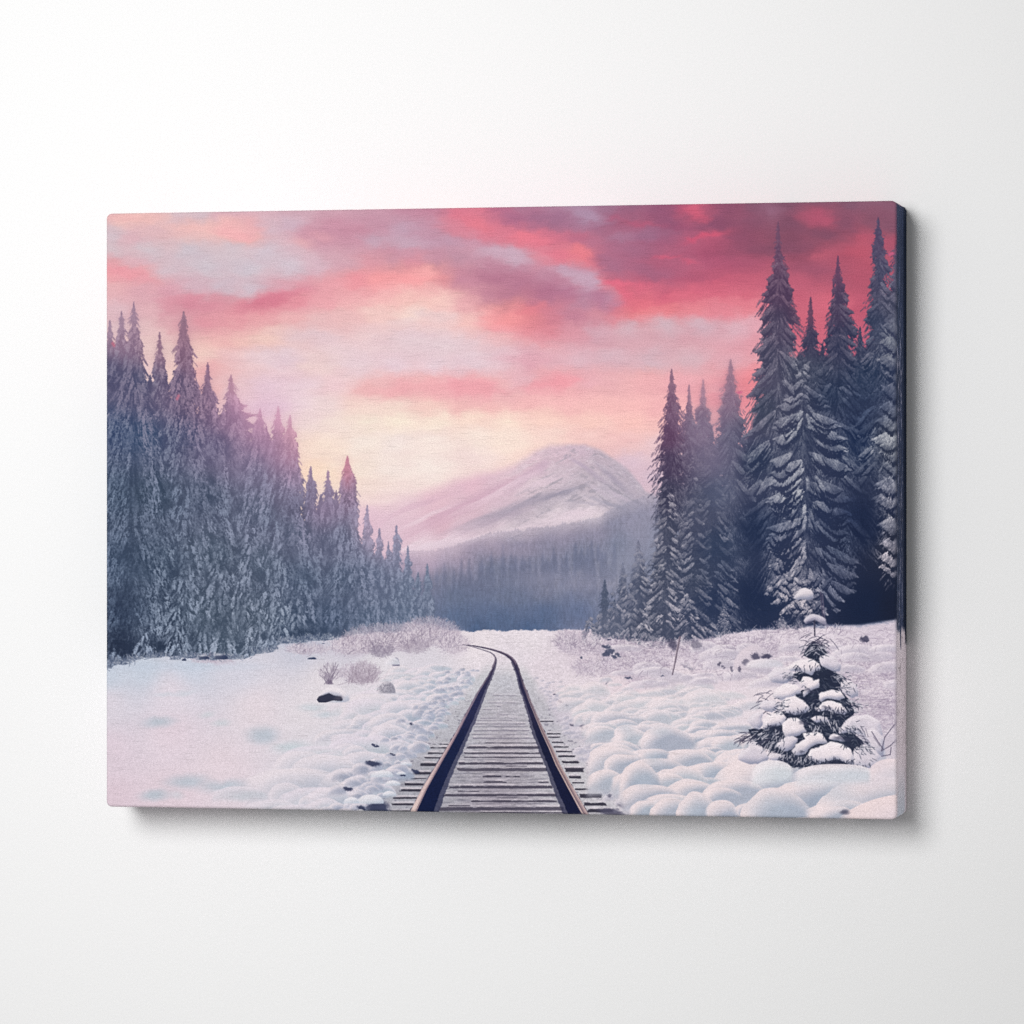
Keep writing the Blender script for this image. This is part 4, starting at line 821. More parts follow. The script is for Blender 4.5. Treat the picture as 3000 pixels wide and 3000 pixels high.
RAIL_L = [(2425, 216), (2380, 258), (2309, 335), (2239, 425), (2197, 480), (2146, 545), (2076, 625), (2029.5, 680), (1983, 745), (1950, 785), (1931.6, 797), (1920, 790), (1910.7, 765), (1901.4, 700), (1892, 620), (1888.3, 588)]
RAIL_R = [(2425, 1450), (2386, 1385), (2309, 1290), (2239, 1205), (2192.5, 1160), (2146, 1110), (2099.3, 1065), (2029.5, 1000), (1983, 965), (1950, 940), (1931.6, 915), (1920, 880), (1910.7, 830), (1901.4, 770), (1892, 660), (1888.3, 590)]


def railx(tab, y):
    p = np.array(tab)[::-1]
    return 1080 + np.interp(y, p[:, 0], p[:, 1]) / 2.147


def paint_track(img):
    r = np.random.default_rng(61)
    # ballast and trodden snow beside the rails
    yy = YY[:, 0]
    yl = np.interp(yy, [1888, 1931, 1983, 2076, 2197, 2239, 2309, 2425], [0, 797, 745, 625, 480, 425, 335, 216]) / 2.147 + 1080
    yr = np.interp(yy, [1888, 1931, 1983, 2029, 2099, 2192, 2239, 2309, 2386, 2425], [590, 915, 965, 1000, 1065, 1160, 1205, 1290, 1385, 1440]) / 2.147 + 1080
    k = np.clip((yy - 1900) / 500, 0, 1)
    wl = 16 + 130 * k; wr = 14 + 120 * k
    n = fbm(PH, PW, 50 * PS, 26 * PS, 3, 62)
    dl = (yl[:, None] - XX) / wl[:, None] + n * .28; dr = (XX - yr[:, None]) / wr[:, None] + n * .28
    inside = (XX > yl[:, None]) & (XX < yr[:, None])
    d = np.where(inside, 0, np.maximum(dl, dr))
    m = (1 - smooth(.35, 1.25, d)) * smooth(1925, 1990, YY)
    grain = fbm(PH, PW, 9 * PS, 3.6 * PS, 3, 63, .75); g2 = rng.normal(0, 1, (PH, PW)).astype(f32)
    base = cmap([(1500, 1930, 222, 214, 224), (1400, 2000, 196, 192, 206), (1480, 2000, 190, 186, 203), (1480, 2080, 184, 176, 192), (1350, 2150, 182, 178, 194), (1480, 2200, 160, 150, 166), (1250, 2300, 158, 154, 170), (1450, 2350, 152, 142, 160), (1600, 2150, 190, 184, 200), (1680, 2280, 196, 190, 203), (1200, 2380, 170, 166, 182)], power=2.6, bias=24)
    base = base * (1 + .11 * grain + .04 * g2)[..., None] * np.array([.99, 1.01, .97], f32)
    comp(img, base, m * .9)
    # dark specks of gravel
    q = smooth(.42, .62, fbm(PH, PW, 11 * PS, 5 * PS, 2, 64)) * (1 - smooth(.7, 1.3, d)) * (1 - smooth(-.1, .1, .05 - d)) * smooth(1990, 2120, YY)
    comp(img, C(112, 108, 126), q * .6)
    # sleepers between the rails: (crop y, x from, x to, thickness)
    jag = fbm(PH, PW, 22 * PS, 8 * PS, 3, 65, .6); jag2 = fbm(PH, PW, 60 * PS, 200, 2, 66)

    hz = fbm(PH, PW, 46 * PS, 3.4 * PS, 3, 68, .65)
    mid_ = inside * smooth(1960, 2100, YY)
    img *= 1 - (mid_ * (.10 + .12 * smooth(2050, 2350, YY)) * smooth(-.05, .55, -hz))[..., None] * np.array([1.0, 1.0, .86], f32)
    img += (mid_ * .16 * smooth(.1, .6, hz))[..., None] * (C(226, 214, 222) - img)

    def bar(yc, xa, xb, th, col=(44, 44, 62), a=.95, rough=1.0):
        yq = 1750 + yc / 2.147; xq0 = 1080 + xa / 2.147; xq1 = 1080 + xb / 2.147; t = th / 2.147
        ys, xs = window(xq0 - 6, yq - t * 2 - 6, xq1 + 6, yq + t * 2 + 6)
        X = XX[ys, xs]; Y = YY[ys, xs]
        j = jag[ys, xs]; j2 = jag2[ys, xs]
        topd = (Y - (yq - t / 2) + rough * (j * 3.6 + j2 * 1.5) * min(1, t / 6)); botd = ((yq + t / 2) - Y + rough * j * 1.2)
        ends = np.minimum(X - xq0, xq1 - X) + rough * j * 6
        mm = np.clip(topd * PS + .4, 0, 1) * np.clip(botd * PS + .4, 0, 1) * np.clip(ends * PS * .6, 0, 1)
        comp(img[ys, xs], C(*col), mm * a)
        # lit snow lip above the bar
        lip = np.clip(1 - np.abs(Y - (yq - t / 2 - 3)) / 3.2, 0, 1) * np.clip(ends * PS * .6, 0, 1)
        lip = np.clip(1 - np.abs(Y - (yq - t / 2 - 3.2 + j * 2.5)) / 4.4, 0, 1) * np.clip(ends * PS * .6, 0, 1) * np.clip(.75 + 1.1 * j + .5 * j2, .1, 1)
        comp(img[ys, xs], C(224, 214, 221), lip * .8 * min(1, t / 5))
    for b in [(1330, 440, 1225, 24), (1282, 640, 1190, 13), (1244, 460, 1185, 17), (1193, 500, 1160, 19), (1161, 712, 872, 12), (1163, 1060, 1140, 8), (1125, 712, 835, 13), (1127, 860, 955, 9), (1083, 555, 1122, 22), (1044, 570, 1105, 16), (1006, 600, 1095, 8), (980, 600, 1085, 11), (944, 610, 1075, 16), (916, 690, 1060, 6), (886, 655, 1045, 10), (862, 650, 1000, 5), (838, 660, 1010, 7), (812, 650, 1000, 5), (796, 660, 985, 7), (775, 668, 900, 4), (740, 800, 880, 5), (760, 700, 960, 4), (706, 720, 830, 4), (687, 808, 842, 8), (664, 750, 930, 4), (640, 760, 850, 3), (618, 780, 930, 5), (1062, 860, 1000, 6), (1220, 560, 700, 8), (1262, 800, 1000, 6), (1310, 500, 640, 7), (1355, 700, 1230, 8)]:
        bar(*b, col=(64, 60, 76) if b[0] > 900 else (112, 106, 124), a=r.uniform(.74, .92) if b[0] > 900 else .62)
    for b in [(1052, 322, 430, 19), (980, 373, 478, 10), (946, 385, 492, 9), (1009, 348, 455, 9), (1106, 235, 395, 15), (1176, 225, 352, 14), (1214, 196, 340, 14), (1262, 150, 320, 11), (1302, 140, 300, 12), (1346, 90, 262, 8), (924, 400, 500, 5), (1140, 260, 370, 7),
              (941, 1165, 1262, 9), (970, 1180, 1285, 9), (1000, 1190, 1306, 12), (1036, 1212, 1320, 17), (1086, 1235, 1353, 27), (1131, 1258, 1335, 16), (1166, 1280, 1355, 9), (1206, 1295, 1405, 14), (1248, 1322, 1466, 27), (1300, 1352, 1500, 20), (1342, 1372, 1540, 22), (912, 1150, 1225, 7), (880, 1130, 1200, 6), (858, 1120, 1210, 8), (780, 1085, 1160, 6)]:
        bar(*b, col=(52, 50, 64))
    # rails: dark web, then the polished head
    ycs = np.linspace(1890, 2425, 900)
    def band(xa, xb, col, a=1.0, y0=1888, y1=2425, j=0.0, soft=.7):
        """fill between two x(y) tables (print units, sampled on rows)"""
        A0 = np.interp(yy, xa[0], xa[1]); B0 = np.interp(yy, xb[0], xb[1])
        mm = np.clip((XX - A0[:, None] + j) * PS / soft, 0, 1) * np.clip((B0[:, None] - XX + j) * PS / soft, 0, 1)
        mm = mm * ((YY >= y0) & (YY <= y1))
        comp(img, col, mm * a)
    Y = lambda c: 1750 + np.array(c) / 2.147
    X = lambda c: 1080 + np.array(c) / 2.147
    edge = fbm(PH, PW, 12 * PS, 12 * PS, 2, 67) * 3
    ly = [390, 430, 500, 600, 750, 850, 960, 1050, 1200, 1350, 1450]
    lo_ = [797, 785, 745, 680, 598, 545, 480, 425, 335, 258, 205]
    li_ = [803, 800, 778, 737, 682, 637, 590, 550, 490, 440, 405]
    hw = [5, 7, 10, 14, 19, 22, 26, 30, 36, 43, 46]
    wc = cmap([(1440, 1950, 64, 58, 84), (1400, 2060, 42, 44, 78), (1330, 2200, 26, 34, 66), (1270, 2360, 22, 30, 62), (1560, 2060, 44, 42, 70), (1600, 2200, 26, 30, 56), (1660, 2360, 24, 28, 56)], 2.5, bias=30)
    wc = wc * (1 + .08 * g2[..., None])
    grit = fbm(PH, PW, 9 * PS, 6 * PS, 2, 69) * 2.2; edge = edge * .55
    band((Y(ly), X(lo_)), (Y(ly), X(np.array(li_) + 4)), wc * .6 + C(96, 92, 112) * .4, .8, y0=1931, j=edge + grit)
    band((Y(ly), X(lo_)), (Y(ly), X(np.array(li_) * .82 + np.array(lo_) * .18)), wc, 1, y0=1931, j=edge * .7 + grit * .6)
    # blue sheen, flecks
    ry = [345, 365, 390, 430, 480, 560, 650, 750, 850, 950, 1050, 1200, 1365, 1450]
    ro_ = [830, 880, 915, 940, 957, 985, 1022, 1065, 1110, 1160, 1205, 1290, 1385, 1440]
    ri_ = [815, 855, 890, 910, 925, 945, 975, 1003, 1030, 1066, 1108, 1160, 1225, 1262]
    rh = [3, 4, 6, 9, 11, 15, 18, 21, 25, 29, 33, 39, 45, 48]
    band((Y(ry), X(np.array(ri_) - 3)), (Y(ry), X(ro_)), wc * .6 + C(96, 92, 112) * .4, .8, y0=1908, j=edge + grit)
    band((Y(ry), X(np.array(ri_) * .82 + np.array(ro_) * .18)), (Y(ry), X(ro_)), wc, 1, y0=1908, j=edge * .8 + grit * .6)
    fl = (rng.random((PH, PW)) > .9985).astype(f32); fl = blur(fl, .7) * 2
    # heads
    hc = cmap([(1445, 1950, 96, 88, 108), (1400, 2040, 128, 116, 134), (1360, 2120, 140, 122, 138), (1300, 2200, 168, 144, 152), (1240, 2320, 204, 180, 180), (1210, 2380, 214, 192, 188), (1520, 1960, 86, 78, 98), (1550, 2050, 120, 106, 122), (1600, 2150, 146, 124, 130), (1640, 2250, 158, 132, 134), (1700, 2360, 168, 144, 148)], 2.6, bias=24)
    band((Y(ly), X(lo_)), (Y(ly), X(np.array(lo_) + np.array(hw))), hc, 1, y0=1931)
    band((Y(ly), X(np.array(lo_) + np.array(hw) * .72)), (Y(ly), X(np.array(lo_) + np.array(hw) * .95)), C(96, 76, 92), .6, y0=1990)
    band((Y(ly), X(np.array(lo_) + np.array(hw) * .2)), (Y(ly), X(np.array(lo_) + np.array(hw) * .5)), C(232, 208, 202), .55, y0=2100)
    band((Y(ry), X(np.array(ro_) - np.array(rh))), (Y(ry), X(ro_)), hc * .95, 1, y0=1908)
    band((Y(ry), X(np.array(ro_) - np.array(rh) * .92)), (Y(ry), X(np.array(ro_) - np.array(rh) * .72)), C(208, 189, 182), .8, y0=2040)
    band((Y(ry), X(np.array(ro_) - np.array(rh) * .72)), (Y(ry), X(np.array(ro_) - np.array(rh) * .5)), C(84, 70, 86), .6, y0=2000)
    band((Y(ry), X(np.array(ro_) - np.array(rh) * .3)), (Y(ry), X(np.array(ro_) - np.array(rh) * .04)), C(206, 184, 182), .65, y0=2000)
    # far bend
    far_r = [(590, 297), (660, 305), (715, 315), (770, 327), (830, 345), (868, 362), (895, 380), (915, 402), (925, 422)]
    far_l = [(600, 300), (660, 313), (720, 331), (765, 346), (788, 362), (798, 380), (797, 398), (790, 420), (780, 440)]
    cv = lambda p: [(1080 + a / 2.147, 1750 + b / 2.147) for a, b in p]
    line(img, cv(far_r), 2.5, C(66, 58, 82), .95, taper=9)
    line(img, cv(far_l), 1.6, C(96, 88, 108), .9, taper=5.5)
    line(img, cv([(a + 3, b - 3) for a, b in far_r[2:]]), 1.2, C(140, 124, 140), .8, taper=3)
    line(img, cv([(a - 3, b + 1) for a, b in far_l[4:]]), 1.4, C(132, 120, 136), .8, taper=3)


def paint_banks(img):
    r = np.random.default_rng(81)
    wn = fbm(PH, PW, 40 * PS, 30 * PS, 3, 82) * 8
    nz = fbm(PH, PW, 9 * PS, 7 * PS, 3, 84, .65)
    # ---- frosty thickets at the far end of the meadow
    for x, y, rx, ry, n_, s in [(1180, 1868, 170, 34, 3200, 1), (1260, 1850, 80, 34, 1500, 2), (1100, 1890, 110, 26, 1500, 3), (1030, 1895, 60, 24, 800, 4), (1330, 1890, 40, 26, 500, 5), (1700, 1890, 60, 34, 900, 6), (1660, 1880, 30, 26, 400, 7), (1800, 1905, 70, 26, 900, 8), (1880, 1950, 80, 30, 1200, 9), (1830, 1920, 60, 26, 600, 10), (1960, 1905, 90, 24, 900, 16), (900, 1905, 60, 14, 500, 17), (1050, 1975, 60, 26, 500, 18), (2080, 1900, 110, 22, 900, 19), (2560, 1960, 90, 50, 1300, 20), (2600, 2040, 50, 60, 900, 21), (2500, 1930, 90, 30, 900, 22), (2250, 1905, 90, 22, 700, 23), (620, 1935, 60, 10, 300, 24), (1740, 1960, 60, 26, 600, 25), (1900, 1990, 70, 18, 500, 26)]:
        blob(img, x, y, rx, ry, C(194, 182, 197), .55, 0, 0, wn * 2, wn * 2)
        fuzz(img, x, y, rx, ry, n_, [(178, 162, 178), (206, 194, 206), (150, 138, 158), (222, 212, 220), (190, 178, 192)], 900 + s, ln=15, up=.9, alpha=.55)
    fuzz(img, 1120, 1905, 30, 22, 420, [(120, 110, 132), (150, 140, 158)], 920, ln=14, alpha=.6)
    fuzz(img, 1215, 1895, 40, 20, 400, [(150, 138, 156), (176, 164, 178)], 921, ln=14, alpha=.6)
    rb = np.random.default_rng(88)
    for (x, y, h, n_) in [(2200, 1880, 30, 40), (2250, 1872, 36, 50), (2310, 1862, 40, 60), (2350, 1858, 26, 40), (2440, 1850, 22, 40), (2120, 1880, 26, 40), (1990, 1905, 30, 50), (1900, 1905, 30, 50), (1850, 1895, 34, 60), (1740, 1890, 36, 60), (1690, 1895, 40, 60), (1650, 1885, 26, 40), (1800, 1930, 28, 40), (1880, 1965, 36, 60), (1930, 1960, 28, 40), (1310, 1890, 40, 60), (1250, 1870, 44, 70), (1180, 1880, 44, 70), (1120, 1890, 40, 60), (1050, 1900, 36, 50), (1000, 1895, 30, 40), (880, 1900, 22, 30), (2600, 1960, 60, 70), (2560, 1930, 50, 60), (2520, 1960, 44, 50), (2620, 2050, 70, 70), (2480, 1900, 30, 40)]:
        for k in range(n_):
            a = rb.normal(-1.57, .7); L = h * rb.uniform(.35, 1.1); bx = x + rb.normal(0, 20); by = y + rb.normal(0, 7)
            c = [(226, 216, 223), (214, 202, 212), (150, 138, 156), (128, 116, 138), (236, 226, 231)][rb.integers(0, 5)]
            line(img, bez((bx, by), (bx + np.cos(a) * L * .5 + rb.normal(0, 4), by + np.sin(a) * L * .6), (bx + np.cos(a) * L * 1.1, by + np.sin(a) * L * .9), 5), 1.5, C(*c), .5)
    # twiggy bushes on the left meadow
    for k in range(26):
        x0 = r.uniform(945, 985); a = r.normal(-1.75, .45); L = r.uniform(26, 66)
        line(img, bez((965 + r.normal(0, 8), 2004), (965 + np.cos(a) * L * .5 + r.normal(0, 6), 2004 + np.sin(a) * L * .6), (965 + np.cos(a) * L, 2004 + np.sin(a) * L)), 1.5, C(116, 104, 126), .75)
    for k in range(60):
        x0 = r.uniform(1020, 1100); a = r.normal(-1.4, .5); L = r.uniform(18, 60); y0 = 2000 + r.normal(0, 5)
        line(img, bez((x0, y0), (x0 + np.cos(a) * L * .5 + r.normal(0, 6), y0 + np.sin(a) * L * .6), (x0 + np.cos(a) * L, y0 + np.sin(a) * L)), 1.3, C(150, 136, 152), .6)
    fuzz(img, 1070, 1975, 40, 30, 500, [(160, 146, 162), (196, 184, 196)], 922, ln=13, alpha=.55)
    fuzz(img, 965, 1975, 28, 24, 160, [(150, 138, 156), (196, 186, 198)], 923, ln=12, alpha=.55)
    rl = np.random.default_rng(89)
    for x in np.linspace(312, 960, 34):
        x += rl.normal(0, 12)
        y = np.interp(x, [300, 350, 400, 480, 560, 640, 720, 800, 840, 940, 1060, 1300], [1958, 1946, 1926, 1920, 1924, 1930, 1926, 1896, 1880, 1872, 1858, 1850]) + rl.normal(2, 3)
        h = rl.uniform(10, 30); n_ = int(h * 2.2)
        for k in range(n_):
            a = rl.normal(-1.57, .75); L = h * rl.uniform(.3, 1.1); bx = x + rl.normal(0, h * .55)
            c = [(150, 158, 174), (120, 130, 152), (182, 186, 198), (60, 74, 102), (84, 96, 122)][rl.integers(0, 5)]
            line(img, [(bx, y), (bx + np.cos(a) * L, y + np.sin(a) * L * .8)], 1.8, C(*c), .6)
    # rocks near the wood and in the meadow
    for x, y, rx, ry in [(648, 1930, 22, 14), (598, 1930, 17, 10), (915, 1932, 15, 8), (538, 1935, 9, 8), (948, 1886, 6, 3)]:
        mound(img, x, y, rx, ry, (84, 92, 116), (52, 62, 92), bottom=.1, wx=wn * .5)
        blob(img, x - rx * .3, y - ry * .9, rx * .6, ry * .3, C(214, 214, 224), .8)
    # ---- broad dimples in the smooth meadow
    for x, y, rx, ry, c, a, h in [(462, 2114, 50, 17, (188, 195, 206), .9, .1), (604, 2092, 26, 9, (204, 208, 214), .7, 0), (648, 2118, 28, 9, (200, 206, 212), .7, 0), (768, 2153, 46, 27, (188, 195, 206), .95, .2), (540, 2030, 40, 8, (208, 212, 222), .7, 0), (480, 2036, 30, 6, (208, 212, 222), .6, 0), (548, 2290, 62, 22, (188, 195, 206), .9, .1), (455, 2330, 46, 17, (188, 195, 206), .95, .15), (660, 2304, 74, 20, (188, 195, 206), .9, .1), (850, 2188, 52, 18, (196, 206, 213), .8, 0), (720, 2335, 50, 14, (196, 203, 211), .7, 0), (520, 2330, 20, 12, (196, 204, 212), .5, 0), (960, 2090, 46, 10, (196, 205, 214), .8, 0), (915, 2072, 40, 12, (198, 206, 214), .7, 0)]:
        blob(img, x, y, rx * 1.05, ry * 1.05, C(*c), a, -4, h, wn * 1.2, wn * .8)
    # ---- left bank: domes, far to near
    big = [(1095, 2060, 60, 24), (1030, 2080, 70, 22), (1150, 2050, 60, 30), (1190, 2020, 50, 26), (1130, 2015, 60, 18), (1060, 2045, 40, 18), (1240, 2000, 44, 22), (1230, 1975, 50, 20), (1290, 1985, 36, 18), (1170, 1985, 50, 16), (1280, 1960, 44, 14),
           (1110, 2110, 50, 30), (1170, 2100, 56, 46), (1050, 2130, 80, 26), (1180, 2140, 40, 30), (1215, 2080, 40, 30), (1000, 2160, 80, 26), (1135, 2180, 70, 58), (1180, 2190, 40, 40), (1060, 2210, 100, 52), (920, 2215, 90, 30), (1120, 2240, 60, 30), (985, 2240, 70, 26),
           (880, 2290, 110, 40), (1010, 2310, 80, 60), (1080, 2310, 56, 70), (700, 2330, 80, 26), (930, 2350, 110, 44), (800, 2380, 80, 40), (740, 2400, 60, 30), (870, 2400, 70, 44), (970, 2400, 60, 34), (640, 2390, 60, 22)]
    rp = np.random.default_rng(83)
    pack = [(x, y, rx, ry, 1) for x, y, rx, ry in big]
    y = 1985.0
    while y < 2440:
        t = (y - 1985) / 455
        R = 22 + 66 * t
        x1 = railx(RAIL_L, min(y, 2424)) - (34 + 84 * t); x0 = np.interp(y, [1985, 2080, 2200, 2300, 2440], [1150, 1040, 960, 850, 720])
        x = x0 + rp.uniform(0, R)
        while x < x1:
            w = R * rp.choice([.5, .8, 1.1, 1.7], p=[.26, .34, .26, .14]) * rp.uniform(.8, 1.2) * (1 - .45 * smooth(x1 - 90 - 60 * t, x1, x))
            pack.append((x, y + rp.normal(0, 9), w, w * rp.uniform(.45, .8), 0)); x += w * rp.uniform(1.0, 1.7)
        y += R * .42
    for i, (x, y, rx, ry, f) in enumerate(sorted(pack, key=lambda q: q[1])):
        g = rp.uniform(-6, 12); far = 1 - smooth(2000, 2150, y); soft = smooth(120, 360, railx(RAIL_L, min(y, 2424)) - x)
        bell(img, x, y, rx, ry, (229 - g * .3, 219 - g * .3, 226), (160 + g + 30 * soft + 20 * far, 170 + g + 22 * soft + 17 * far, 188 + g * .6 + 15 * soft + 12 * far), tilt=rp.uniform(-.12, .12), a=.95 - .22 * soft, crisp=.8 - .4 * soft, side=.3, wx=wn * .8, k0=1.0)
    for k in range(150):
        y = 1960 + 440 * r.random() ** 1.1
        e = railx(RAIL_L, y) - 1080; e = e + 1080
        kx = (y - 1900) / 500
        x = e - (28 + 90 * kx) - abs(r.normal(0, 1)) * (26 + 60 * kx)
        s = (4 + 17 * kx) * r.uniform(.6, 1.4)
        g = r.uniform(-8, 14)
        bell(img, x, y, s * 1.3, s * .9, (226, 217, 224), (158 + g, 163 + g, 182 + g), tilt=r.uniform(-.2, .2), crisp=.8, a=.8, wx=wn * .6)
    # dark hollows of the left bank
    for x, y, rx, ry in [(1095, 2238, 26, 8), (1020, 2312, 16, 7), (1108, 2368, 34, 26), (1060, 2370, 14, 10), (1098, 2185, 10, 4), (1205, 2120, 8, 3), (1218, 2260, 10, 6), (1178, 2270, 8, 5), (1150, 2210, 6, 3), (1112, 2398, 40, 14), (1130, 2384, 14, 10)]:
        blob(img, x, y, rx, ry, C(50, 56, 84), .9, 6, .62, wn * .6 + nz * 8, nz * 6)
    for x, y, rx, ry in [(1085, 2352, 42, 26), (1055, 2386, 18, 16), (1030, 2352, 24, 18), (1150, 2300, 26, 15), (1140, 2330, 22, 14), (1120, 2275, 36, 20), (1175, 2268, 16, 9), (1190, 2240, 18, 9)]:
        mound(img, x, y, rx, ry, (230, 226, 232), (172, 184, 200), crisp=.9, bottom=.2, lx=-.2, ly=-.8, off=.1, wx=wn * .5)
    # the two boulders
    mound(img, 972, 2056, 46, 44, (234, 226, 231), (164, 172, 190), crisp=.9, bottom=.1, lx=-.5, ly=-.8, off=-.05, wx=wn * .6)
    poly(img, [(928, 2050), (934, 2040), (948, 2032), (958, 2024), (968, 2032), (978, 2036), (1000, 2038), (1010, 2046), (1000, 2054), (976, 2052), (955, 2058), (934, 2058)], C(44, 46, 66), .95)
    pillow(img, [(930, 2042), (946, 2024), (972, 2012), (1000, 2018), (1020, 2036), (1026, 2054), (1010, 2058), (1000, 2041), (978, 2037), (966, 2030), (950, 2035)], (228, 220, 227), wn * .5, dark=(146, 152, 174))
    blob(img, 992, 2046, 16, 8, C(84, 80, 96), .7, 0, .2, wn, wn); blob(img, 1016, 2046, 10, 12, C(196, 198, 210), .7)
    mound(img, 1134, 2030, 26, 36, (206, 200, 208), (150, 148, 162), crisp=.9, bottom=.08, lx=-.6, ly=-.6)
    fuzz(img, 1130, 2018, 22, 12, 130, [(120, 116, 132), (170, 166, 178)], 930, ln=6, alpha=.7)
    mound(img, 1160, 1950, 12, 26, (150, 146, 164), (112, 110, 134), crisp=.9, bottom=.08); mound(img, 1150, 1945, 22, 20, (232, 226, 232), (206, 206, 216), bottom=.2)
    # ---- right bank of the track
    for k in range(120):
        y = 1985 + 400 * r.random()
        kx = (y - 1900) / 500
        x = railx(RAIL_R, y) + (26 + 60 * kx) + abs(r.normal(0, 1)) * (20 + 50 * kx)
        s = (3 + 9 * kx) * r.uniform(.6, 1.4)
        bell(img, x, y, s * 1.5, s, (226, 216, 224), (172, 170, 186), crisp=.6, a=.6, wx=wn * .6)
    for x, y, rx, ry in [(1706, 2082, 12, 10), (1712, 2130, 10, 9), (1676, 2124, 6, 4), (1730, 2095, 8, 6), (1624, 2034, 6, 3), (1655, 2040, 8, 3), (1786, 2330, 10, 6), (1830, 2360, 22, 8), (1760, 2300, 8, 4), (1790, 2380, 40, 12), (1700, 2390, 20, 8), (1660, 2066, 6, 3), (1640, 2054, 6, 3)]:
        blob(img, x, y, rx, ry, C(80, 78, 100), .8, 10, .6, nz * 8, nz * 6)
    domes = [(1790, 2120, 60, 40, 0), (1880, 2070, 70, 24, 0), (1960, 2080, 60, 22, 0), (2040, 2030, 50, 20, 0), (2130, 2040, 60, 20, 0), (1940, 2110, 66, 30, 1), (2030, 2125, 60, 24, 0), (2110, 2090, 60, 20, 0), (2200, 2070, 60, 22, 0), (1830, 2135, 44, 30, 1), (1930, 2170, 52, 56, 1), (1850, 2180, 60, 50, 0), (1840, 2160, 44, 40, 1), (2030, 2180, 70, 30, 0), (2120, 2190, 80, 36, 0), (2150, 2140, 70, 22, 0), (1810, 2220, 56, 44, 0), (1800, 2250, 80, 66, 0), (1910, 2240, 56, 48, 1), (1990, 2230, 70, 36, 0), (1875, 2310, 60, 84, 1), (1780, 2300, 60, 50, 0), (2000, 2300, 70, 60, 0), (2080, 2290, 60, 60, 1), (2180, 2240, 90, 50, 0), (2020, 2330, 80, 50, 0), (1960, 2290, 50, 40, 0), (2200, 2190, 40, 46, 0), (2250, 2300, 110, 68, 1), (2110, 2345, 60, 40, 0), (1890, 2390, 46, 48, 1), (1960, 2395, 60, 60, 0), (2040, 2410, 66, 96, 1), (2120, 2410, 50, 70, 0), (2400, 2360, 130, 80, 1), (2560, 2330, 110, 90, 0), (2260, 2420, 104, 118, 1), (2420, 2300, 120, 60, 0), (2600, 2260, 110, 40, 0), (2460, 2400, 90, 60, 0)]
    y = 2020.0
    while y < 2440:
        t = (y - 2020) / 420
        R = 26 + 76 * t
        x = railx(RAIL_R, min(y, 2424)) + 84 + 112 * t + rp.uniform(0, R)
        while x < (2680 if y > 2270 else np.interp(y, [2020, 2270], [2120, 2230])):
            w = R * rp.choice([.45, .7, .95, 1.2, 1.9], p=[.22, .26, .26, .16, .10]) * rp.uniform(.8, 1.2)
            domes.append((x, y + rp.normal(0, 10), w, w * rp.uniform(.36, .8), 0)); x += w * rp.uniform(1.0, 1.9)
        y += R * .45
    for i, (x, y, rx, ry, f) in enumerate(sorted(domes, key=lambda q: q[1])):
        g = rp.uniform(-6, 12); far = 1 - smooth(2030, 2200, y)
        warm = smooth(2100, 2350, y)
        rim = (233 - 2 * warm, 220 - 4 * warm, 224 - 6 * warm)
        bell(img, x, y, rx, ry * .95, rim, ((160 if f else 170) + g + 24 * far, (168 if f else 175) + g + 18 * far, (184 if f else 189) + g * .7 + 13 * far), tilt=rp.uniform(-.10, .14), crisp=.8, a=.95 - .25 * far, side=.5, wx=wn * .8, k0=1.3)
    bell(img, 2660, 2430, 190, 104, (234, 214, 214), (218, 204, 212), crisp=1.2)
    blob(img, 2475, 2380, 16, 9, C(72, 72, 92), .8, 0, .3, wn, wn)
    for x, y, rx, ry in [(2035, 2380, 40, 40), (2270, 2370, 90, 44), (1915, 2218, 30, 24), (1885, 2285, 34, 26), (1936, 2140, 36, 20), (1838, 2138, 24, 20), (2080, 2262, 34, 26), (2450, 2320, 60, 44)]:
        blob(img, x, y, rx, ry, C(182, 190, 202), .5, 8, 0, wn, wn)
    # ---- frosted grass at the right
    r2 = np.random.default_rng(90)
    for (xa, xb, ya, yb, n_, ln) in [(2180, 2640, 1850, 1990, 900, 34), (2440, 2640, 1900, 2160, 700, 56), (1800, 2180, 1880, 1990, 900, 22), (2500, 2650, 1960, 2140, 420, 80)]:
        for k in range(n_):
            x0 = r2.uniform(xa, xb); y0 = r2.uniform(ya, yb); a = r2.normal(-2.5 if r2.random() < .5 else -.7, .5); L = ln * r2.uniform(.4, 1.2)
            c = [(170, 156, 174), (232, 221, 227), (140, 126, 148), (224, 212, 220), (194, 182, 195)][r2.integers(0, 5)]
            line(img, bez((x0, y0), (x0 + np.cos(a) * L * .6, y0 + np.sin(a) * L * .8), (x0 + np.cos(a) * L, y0 + np.sin(a) * L * .35), 5), 1.6, C(*c), .46)
    rm = np.random.default_rng(91)
    for k in range(46):
        x = rm.uniform(1820, 2640); y = rm.uniform(1895, 2010); w = rm.uniform(22, 60)
        bell(img, x, y, w, w * rm.uniform(.25, .5), (232, 222, 228), (188, 180, 194), tilt=rm.uniform(-.1, .1), a=.7, crisp=.6, wx=wn * .8)
    for k in range(260):
        x0 = rm.uniform(1800, 2640); y0 = rm.uniform(1880, 2000); a = rm.normal(-1.57, .8); L = rm.uniform(8, 26)
        line(img, bez((x0, y0), (x0 + np.cos(a) * L * .5, y0 + np.sin(a) * L * .7), (x0 + np.cos(a) * L * 1.2, y0 + np.sin(a) * L * .8), 4), 1.4, C(*[(140, 128, 148), (234, 224, 230), (168, 154, 172)][rm.integers(0, 3)]), .55)
    # wind drift with a dark mouth, clods, twigs
    mound(img, 2205, 1962, 60, 76, (222, 208, 216), (186, 178, 192), ang=10, crisp=.4, bottom=.2, a=.85)
